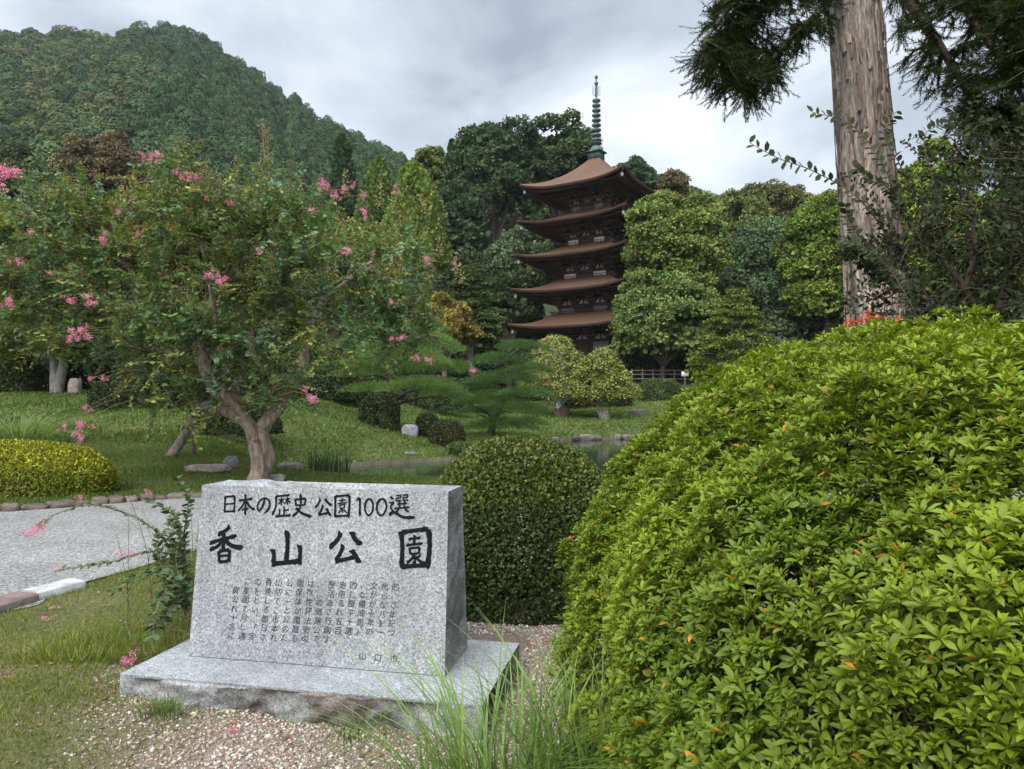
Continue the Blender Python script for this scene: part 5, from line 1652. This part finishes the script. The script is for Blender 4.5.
# ------------------------------------------------------------------ grasses
def blade_clump(label, c, n, spread, hmin, hmax, width, col, bend, cat='grass clump', name='grass_clump', group=None, seg=7, lean=(0, 0)):
    root_loc = np.asarray(c, float); g = G()
    for i in range(n):
        a = U(0, 2 * PI); q = math.sqrt(U(0, 1)); p = root_loc + [math.cos(a) * q * spread, math.sin(a) * q * spread * .7, 0]
        h = U(hmin, hmax); out = np.array([math.cos(a) + RNG.normal() * .5 + lean[0], math.sin(a) + RNG.normal() * .5 + lean[1], 0]); b = bend * U(.25, 1.3) * h
        t = np.linspace(0, 1, seg)[:, None]
        C_ = p + np.array([0, 0, h]) * (t - .32 * bend * t ** 2.6) + out * b * t ** 1.9
        sd = unit(np.cross(out + 1e-3, [0, 0, 1.0])); w = width * U(.6, 1.25) * np.clip(1 - t ** 2.2, .02, 1) / 2
        lift = np.array([0, 0, 1.0]) * w * .5
        cc = vary(col, 1, .2)[0]
        shade = np.linspace(.75, 1.15, seg)[:, None, None]
        P = np.stack([C_ - sd * w + lift, C_, C_ + sd * w + lift], 1)
        g.grid(P, np.broadcast_to(cc * shade, P.shape).copy())
    return tag(g.build(name, M['grass'], None, False, root_loc), label, cat, group)


blade_clump('long arching grass clump in front of the monument\'s right corner', (-.05, 2.72, 0), 240, .30, .38, .74, .0105, (.125, .19, .042), .75)
blade_clump('tall grass clump against the lower left edge of the big azalea', (.30, 2.78, 0), 190, .24, .40, .80, .0105, (.12, .18, .042), .6)
blade_clump('short grass tuft growing at the plinth\'s front left edge', (-1.72, 3.62, 0), 90, .10, .06, .16, .005, (.085, .13, .025), .7)
blade_clump('low grass tuft before the middle of the rough plinth front', (-.72, 3.42, 0), 90, .14, .05, .13, .005, (.09, .125, .03), .7)
blade_clump('upright iris like reeds at the near pond edge right of the crepe myrtle trunk', ground_at(328, 464, 16.4), 150, .48, .45, .78, .022, (.045, .075, .028), .25, name='reeds', cat='reeds')
blade_clump('pale fountain grass behind the yellow green hedge at the left', ground_at(16, 440, 16.2), 420, .55, .7, 1.25, .016, (.16, .22, .07), .85)


def lawn(name, label, x0, x1, y0, y1, N, h0, h1, w, col, dens=None, avoid=None):
    x = U(x0, x1, N); y = U(y0, y1, N)
    ok = poly_sd(x, y, POND) < -.15
    pth = np.concatenate([smoothline(NEAR, 8), smoothline(FAR, 8)[::-1]])
    ok &= poly_sd(x, y, pth) < -.12 if y0 > 8 else poly_sd(x, y, pth) < .02 + .05 * RNG.normal(size=N)
    if dens is not None: ok &= U(0, 1, N) < dens(x, y)
    x, y = x[ok], y[ok]; n = len(x)
    O = np.stack([x, y, H(x, y) - .004], -1)
    X = unit(np.stack([RNG.normal(size=n) * .5, RNG.normal(size=n) * .5, np.ones(n)], -1)); Nn = rsphere(n)
    pt = 1 + .3 * lump(np.stack([x, y], -1), 1.1, 12, 3)
    hh = U(h0, h1, n) * (1 + .3 * lump(np.stack([x, y], -1), 2.3, 14, 2))
    C = vary(col, n, .2, .2) * pt[:, None]
    dry = U(0, 1, n) < (.09 if y0 < 8 else .02); C[dry] = vary((.22, .18, .08), dry.sum(), .2)
    g = G(); g.inst(T_BLADE, O, X, Nn, hh, C, sy=w / ((h0 + h1) / 2) * 10)
    tag(g.build(name, M['grass'], None), label, 'grass', kind='stuff')


inplinth = lambda x, y: ((x + 2.08) * -.2 + (y - 3.88) * .98 > -.02) & (x > -2.12 + (y - 3.88) * .2) & (x < .0 + (y - 4.3) * .2) & (y < 4.9)
lawn('near_grass', 'patchy short grass around the monument', -5.4, 1.6, 2.6, 9.4, 330000, .018, .042, .0032, (.125, .145, .022), lambda x, y: np.where(inplinth(x, y), 0, grass_density(x, y)))
lawn('tall_near_grass', 'longer grass beside the monument', -3.0, -1.9, 4.3, 6.8, 13000, .05, .11, .004, (.115, .14, .02), lambda x, y: np.where(inplinth(x, y), 0, smooth((-1.95 - x) / .25) * smooth((x + 3.3) / .9)))
lawn('bank_grass', 'lawn on the far side of the path', -20, 6, 9.9, 18, 230000, .03, .065, .010, (.080, .122, .020))
lawn('pond_lawn', 'lawn around the pond', -24, 3, 17, 34, 150000, .05, .10, .028, (.078, .118, .022))
lawn('far_lawn', 'lawn across the pond below the pagoda', -14, 20, 34, 58, 110000, .08, .15, .06, (.09, .125, .028))


def gravel():
    N = 190000
    x = U(-3.6, 1.5, N); y = U(2.7, 7.2, N)
    pth = smoothline(NEAR, 8)
    gd = grass_density(x, y)
    ok = (~inplinth(x, y)) & (U(0, 1, N) > gd * 1.15) & (x > np.interp(y, [5.3, 6, 7, 8], [-3.6, -3.55, -3.3, -3.0]))
    ok &= (U(0, 1, N) < np.clip(1.6 - .22 * (y - 2.7), .2, 1))
    x, y = x[ok], y[ok]; n = len(x)
    s = RNG.lognormal(-5.08, .42, n).clip(.003, .022)
    O = np.stack([x, y, H(x, y) + s * .15], -1)
    pal = np.array([(.42, .35, .29), (.50, .45, .40), (.33, .24, .19), (.55, .52, .48), (.28, .22, .18), (.40, .30, .24), (.24, .22, .21)])
    C = pal[RNG.integers(len(pal), size=n)] * U(.55, .95, n)[:, None] * np.array([.98, .94, .86])
    g = G(); g.inst(T_PEB, O, np.stack([RNG.normal(size=n), RNG.normal(size=n), RNG.normal(size=n) * .2], -1), unit(np.stack([RNG.normal(size=n) * .3, RNG.normal(size=n) * .3, np.ones(n)], -1)), s, C, sy=U(.7, 1.1, n))
    tag(g.build('gravel', M['pebble'], None, True), 'beige and pinkish gravel around the monument', 'gravel', kind='stuff')


gravel()


def dead_leaves():
    n = 900
    x = U(-3.2, 1.3, n); y = U(2.8, 6.6, n); ok = ~inplinth(x, y); x, y = x[ok], y[ok]; n = len(x)
    O = np.stack([x, y, H(x, y) + .012], -1)
    g = G(); g.inst(T_OVAL, O, np.stack([RNG.normal(size=n), RNG.normal(size=n), RNG.normal(size=n) * .15], -1), unit(np.stack([RNG.normal(size=n) * .3, RNG.normal(size=n) * .3, np.ones(n)], -1)), U(.015, .04, n), vary((.17, .09, .045), n, .3))
    n = 260; x = U(-3.4, .6, n); y = U(3.0, 6.0, n)
    O = np.stack([x, y, np.where(inplinth(x, y), .112, H(x, y) + .015)], -1)
    ok = ~inplinth(x, y) | (y < 3.98 - (x + 1.9) * .2); O = O[ok]; n = len(O)
    g.inst(T_CLUMP, O, np.stack([RNG.normal(size=n), RNG.normal(size=n), 0 * RNG.normal(size=n)], -1), np.tile([0, 0, 1.0], (n, 1)), U(.010, .022, n), vary((.5, .2, .25), n, .2))
    tag(g.build('fallen_leaves', M['leaf'], None), 'brown leaves and pink petals scattered on the ground', 'leaves', kind='stuff')


dead_leaves()
for (px, py, lb, r) in [(47, 617, 'faded pink blossom cluster fallen on the grass near the pale edging slab', .05), (54, 606, 'pale fallen blossom cluster closest to the pale edging slab', .045), (20, 648, 'fallen blossom cluster on the grass at the left, farther from the slab', .05), (4, 672, 'deep pink fallen blossom cluster at the left border', .05), (100, 682, 'small dull pink blossom cluster on the gravel left of the plinth', .035), (234, 717, 'small bright pink blossom cluster on gravel in front of the plinth', .035)]:
    d = 1.53 * F / (py - 400); p = at(px, py, d); p[2] = float(H(p[0:1], p[1:2])[0]) + r * .35
    g = G()
    for q in range(7): petals(g, p + RNG.normal(size=3) * [r * .6, r * .4, r * .1], r * .4, 20, (PINK if 'bright' in lb or 'deep' in lb else PALE * [.9, .8, .85]) * U(.85, 1.1), .6)
    tag(g.build('fallen_blossom', M['petal'], None, False, p), lb, 'blossom')

# ------------------------------------------------------------------ stones around the pond and lawn
for (lb, px, py, d, w, h, c, sd) in [
    ('flat pale stone on the near pond edge, in line with the dark azalea', 410, 465, 20.8, .95, .2, (.33, .30, .27), 1), ('small grey stone at the water left of the flat pale stone', 378, 468, 20.0, .75, .16, (.27, .25, .23), 2),
    ('rounded stone at the water close to the dark azalea', 421, 478, 16.9, .55, .2, (.33, .29, .25), 3), ('mossy stone on the bank left of the reeds', 290, 470, 15.5, .5, .16, (.22, .2, .16), 4),
    ('pale stone at the foot of the crepe myrtle', 275, 476, 13.6, .35, .14, (.45, .42, .36), 5), ('flat pale rock on the lawn left of the crepe myrtle trunk', 208, 466, 14.6, .9, .12, (.36, .30, .25), 6),
    ('grey rock standing beside the support post', 231, 462, 15.0, .28, .22, (.28, .28, .27), 7), ('pale squarish rock at the foot of the twin trunked maple', 75, 402, 25, .42, .5, (.36, .29, .25), 8),
    ('large brown boulder in the shade left of the leaning trunk', 132, 402, 23, 1.1, .6, (.2, .155, .125), 9), ('white stone block between the dark shrubs', 410, 436, 24.8, .55, .38, (.30, .30, .30), 10),
    ('low dark rock on the far lawn near the fence', 637, 413, 44, 1.1, .35, (.13, .11, .1), 11), ('upright rock on the far lawn near the water', 605, 422, 40, .5, .55, (.2, .17, .14), 12), ('brown rock beside the white trunked maple', 562, 408, 43, 1.0, .6, (.22, .16, .12), 13),
    ('dark stone on the lawn beside the pond inlet', 410, 448, 22.4, .35, .1, (.2, .19, .18), 14), ('small pale stone at the lawn\'s left edge by the maple', 20, 398, 27, .4, .4, (.34, .33, .3), 15)]:
    rock('garden_rock', lb, px, py, d, w, h, c, sd, group='rocks around the pond garden')
for i in range(26):
    f = i / 25
    x = -1.2 + f * 13; y = np.interp(x, [-1.2, .8, 2.2, 5, 12], [24.2, 29, 33.5, 34.9, 35.1])
    w = U(.25, .75); g = G()
    if i % 4 == 3: continue
    rock_mesh(g, [x, y, WATER_Z + .08], (w / 2, .25, U(.12, .2)), 300 + i, np.array([.11, .092, .08]) * U(.6, 1.4), U(-.3, .3))
    tag(g.build('bank_stone', M['rock'], None, True, [x, y, WATER_Z]), 'low pale stone lining the far bank of the pond', 'stone', 'stones lining the far bank of the pond')

# fence below the pagoda
def fence():
    d = 66.0
    a, b = at(632, 385, d), at(706, 385, d); z = float(Zg(a[0:1], np.array([d]))[0])
    z = max(z, a[2])
    root = thing('wooden_fence', 'dark wooden rail fence under the trees right of the pagoda', 'fence', (a[0], d, z))
    for x in np.linspace(a[0], b[0], 8):
        g = G(); g.tube([(x, d, z - 1), (x, d, z + 1.35)], [.07, .07], 7, (.13, .1, .085)); g.build('post', M['wood'], root)
    for h in (.45, .85, 1.2):
        g = G(); g.box(((a[0] + b[0]) / 2, d - .09, z + h), (b[0] - a[0], .05, .1), None, (.12, .095, .08)); g.build('rail', M['wood'], root)
    p = at(685, 374, d - 1.0)
    g = G(); r2 = thing('notice_board', 'small white notice board on a post in front of the fence', 'sign', (p[0], d - 1.0, z))
    g.box((p[0], d - 1.0, p[2]), (.62, .05, .42), None, (.75, .75, .72)); g.build('board', M['plaster'], r2)
    g = G(); g.tube([(p[0], d - .95, z - 1), (p[0], d - .95, p[2] + .1)], [.04, .04], 7, (.2, .17, .14)); g.build('post', M['wood'], r2)


fence()

# ------------------------------------------------------------------ air
def haze():
    g = G(); g.box((-60, 330, 130), (1500, 800, 280)); g.T = [t[:, ::1] for t in g.T]
    m = bpy.data.materials.new('haze_air'); m.use_nodes = True; nt = m.node_tree; nt.nodes.remove(nt.nodes['Principled BSDF'])
    v = nt.nodes.new('ShaderNodeVolumePrincipled'); v.inputs['Color'].default_value = (.86, .92, 1, 1); v.inputs['Density'].default_value = HAZE; v.inputs['Anisotropy'].default_value = .1
    nt.links.new(v.outputs[0], nt.nodes['Material Output'].inputs['Volume'])
    tag(g.build('haze', m), kind='stuff')


HAZE = .00009
haze()

# ------------------------------------------------------------------ sky, light, camera
def world():
    w = bpy.data.worlds.new('World'); SC.world = w; w.use_nodes = True
    nt = w.node_tree; N, L = nt.nodes, nt.links
    bg = N['Background']; bg.inputs['Strength'].default_value = .1
    sky = N.new('ShaderNodeTexSky'); sky.sky_type = 'NISHITA'; sky.sun_disc = False
    sky.sun_elevation = math.radians(SUN_EL); sky.sun_rotation = math.radians(SUN_AZ)
    tc = N.new('ShaderNodeTexCoord'); sp = N.new('ShaderNodeSeparateXYZ'); L.new(tc.outputs['Generated'], sp.inputs[0])

    def math_(op, a, b=None):
        m = N.new('ShaderNodeMath'); m.operation = op
        for i, v in enumerate((a, b)):
            if v is None: continue
            if hasattr(v, 'links'): L.new(v, m.inputs[i])
            else: m.inputs[i].default_value = v
        return m.outputs[0]
    z = math_('MAXIMUM', sp.outputs[2], 0.0)
    zz = math_('ADD', z, .30)
    cb = N.new('ShaderNodeCombineXYZ'); L.new(math_('DIVIDE', sp.outputs[0], zz), cb.inputs[0]); L.new(math_('DIVIDE', sp.outputs[1], zz), cb.inputs[1])
    n1 = N.new('ShaderNodeTexNoise'); n1.inputs['Scale'].default_value = 2.1; n1.inputs['Detail'].default_value = 7; n1.inputs['Roughness'].default_value = .52; n1.inputs['Distortion'].default_value = .35
    mp = N.new('ShaderNodeMapping'); mp.inputs['Location'].default_value = (3.1, 1.7, 0); L.new(cb.outputs[0], mp.inputs[0]); L.new(mp.outputs[0], n1.inputs['Vector'])
    r = ramp(N, [(.33, (.30, .35, .42)), (.46, (.46, .52, .595)), (.56, (.60, .66, .725)), (.68, (.80, .84, .885))]); L.new(n1.outputs[0], r.inputs[0])
    # overcast sky is brightest overhead
    hi = math_('MAXIMUM', math_('SUBTRACT', z, .40), 0.0)
    g = math_('ADD', .73, math_('MULTIPLY', math_('MULTIPLY', hi, hi), ZEN))
    # glow around the hidden sun, added to unseen clouds behind the camera for frontal light
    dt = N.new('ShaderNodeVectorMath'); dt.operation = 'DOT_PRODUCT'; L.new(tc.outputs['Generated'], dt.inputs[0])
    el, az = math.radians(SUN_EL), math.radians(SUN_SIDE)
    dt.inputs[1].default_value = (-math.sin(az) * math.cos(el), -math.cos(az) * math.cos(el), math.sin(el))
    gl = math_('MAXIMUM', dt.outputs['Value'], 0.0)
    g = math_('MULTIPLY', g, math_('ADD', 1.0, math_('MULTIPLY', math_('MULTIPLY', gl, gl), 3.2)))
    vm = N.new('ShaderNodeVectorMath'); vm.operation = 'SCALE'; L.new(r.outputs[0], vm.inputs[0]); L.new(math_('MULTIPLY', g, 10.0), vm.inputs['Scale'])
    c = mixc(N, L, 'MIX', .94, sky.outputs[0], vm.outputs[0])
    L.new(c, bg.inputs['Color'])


SUN_EL, SUN_SIDE = 42.0, 28.0
SUN_AZ = 180.0 + SUN_SIDE
ZEN = 4.0
world()
s = bpy.data.lights.new('sun', 'SUN'); s.energy = 1.5; s.angle = math.radians(22); s.color = (1, .94, .84)
so = bpy.data.objects.new('sun', s); COL.objects.link(so)
# from behind the camera, upper left
so.rotation_euler = (math.radians(90 - SUN_EL), 0, math.radians(-SUN_SIDE))
cam = bpy.data.cameras.new('camera'); cam.sensor_width = 36; cam.lens = 36 * F / 1024; cam.clip_start = .05; cam.clip_end = 5000
co = bpy.data.objects.new('camera', cam); COL.objects.link(co)
co.location = (0, 0, CAMZ); co.rotation_euler = (PI / 2 + PITCH, 0, 0)
SC.camera = co
SC.view_settings.view_transform = 'Standard'; SC.view_settings.look = 'None'; SC.view_settings.gamma = 1; SC.view_settings.use_curve_mapping = False
SC.view_settings.exposure = 0.87
SC.cycles.max_bounces = 6; SC.cycles.diffuse_bounces = 3; SC.cycles.glossy_bounces = 2; SC.cycles.transmission_bounces = 3
SC.cycles.use_adaptive_sampling = True; SC.cycles.use_denoising = True
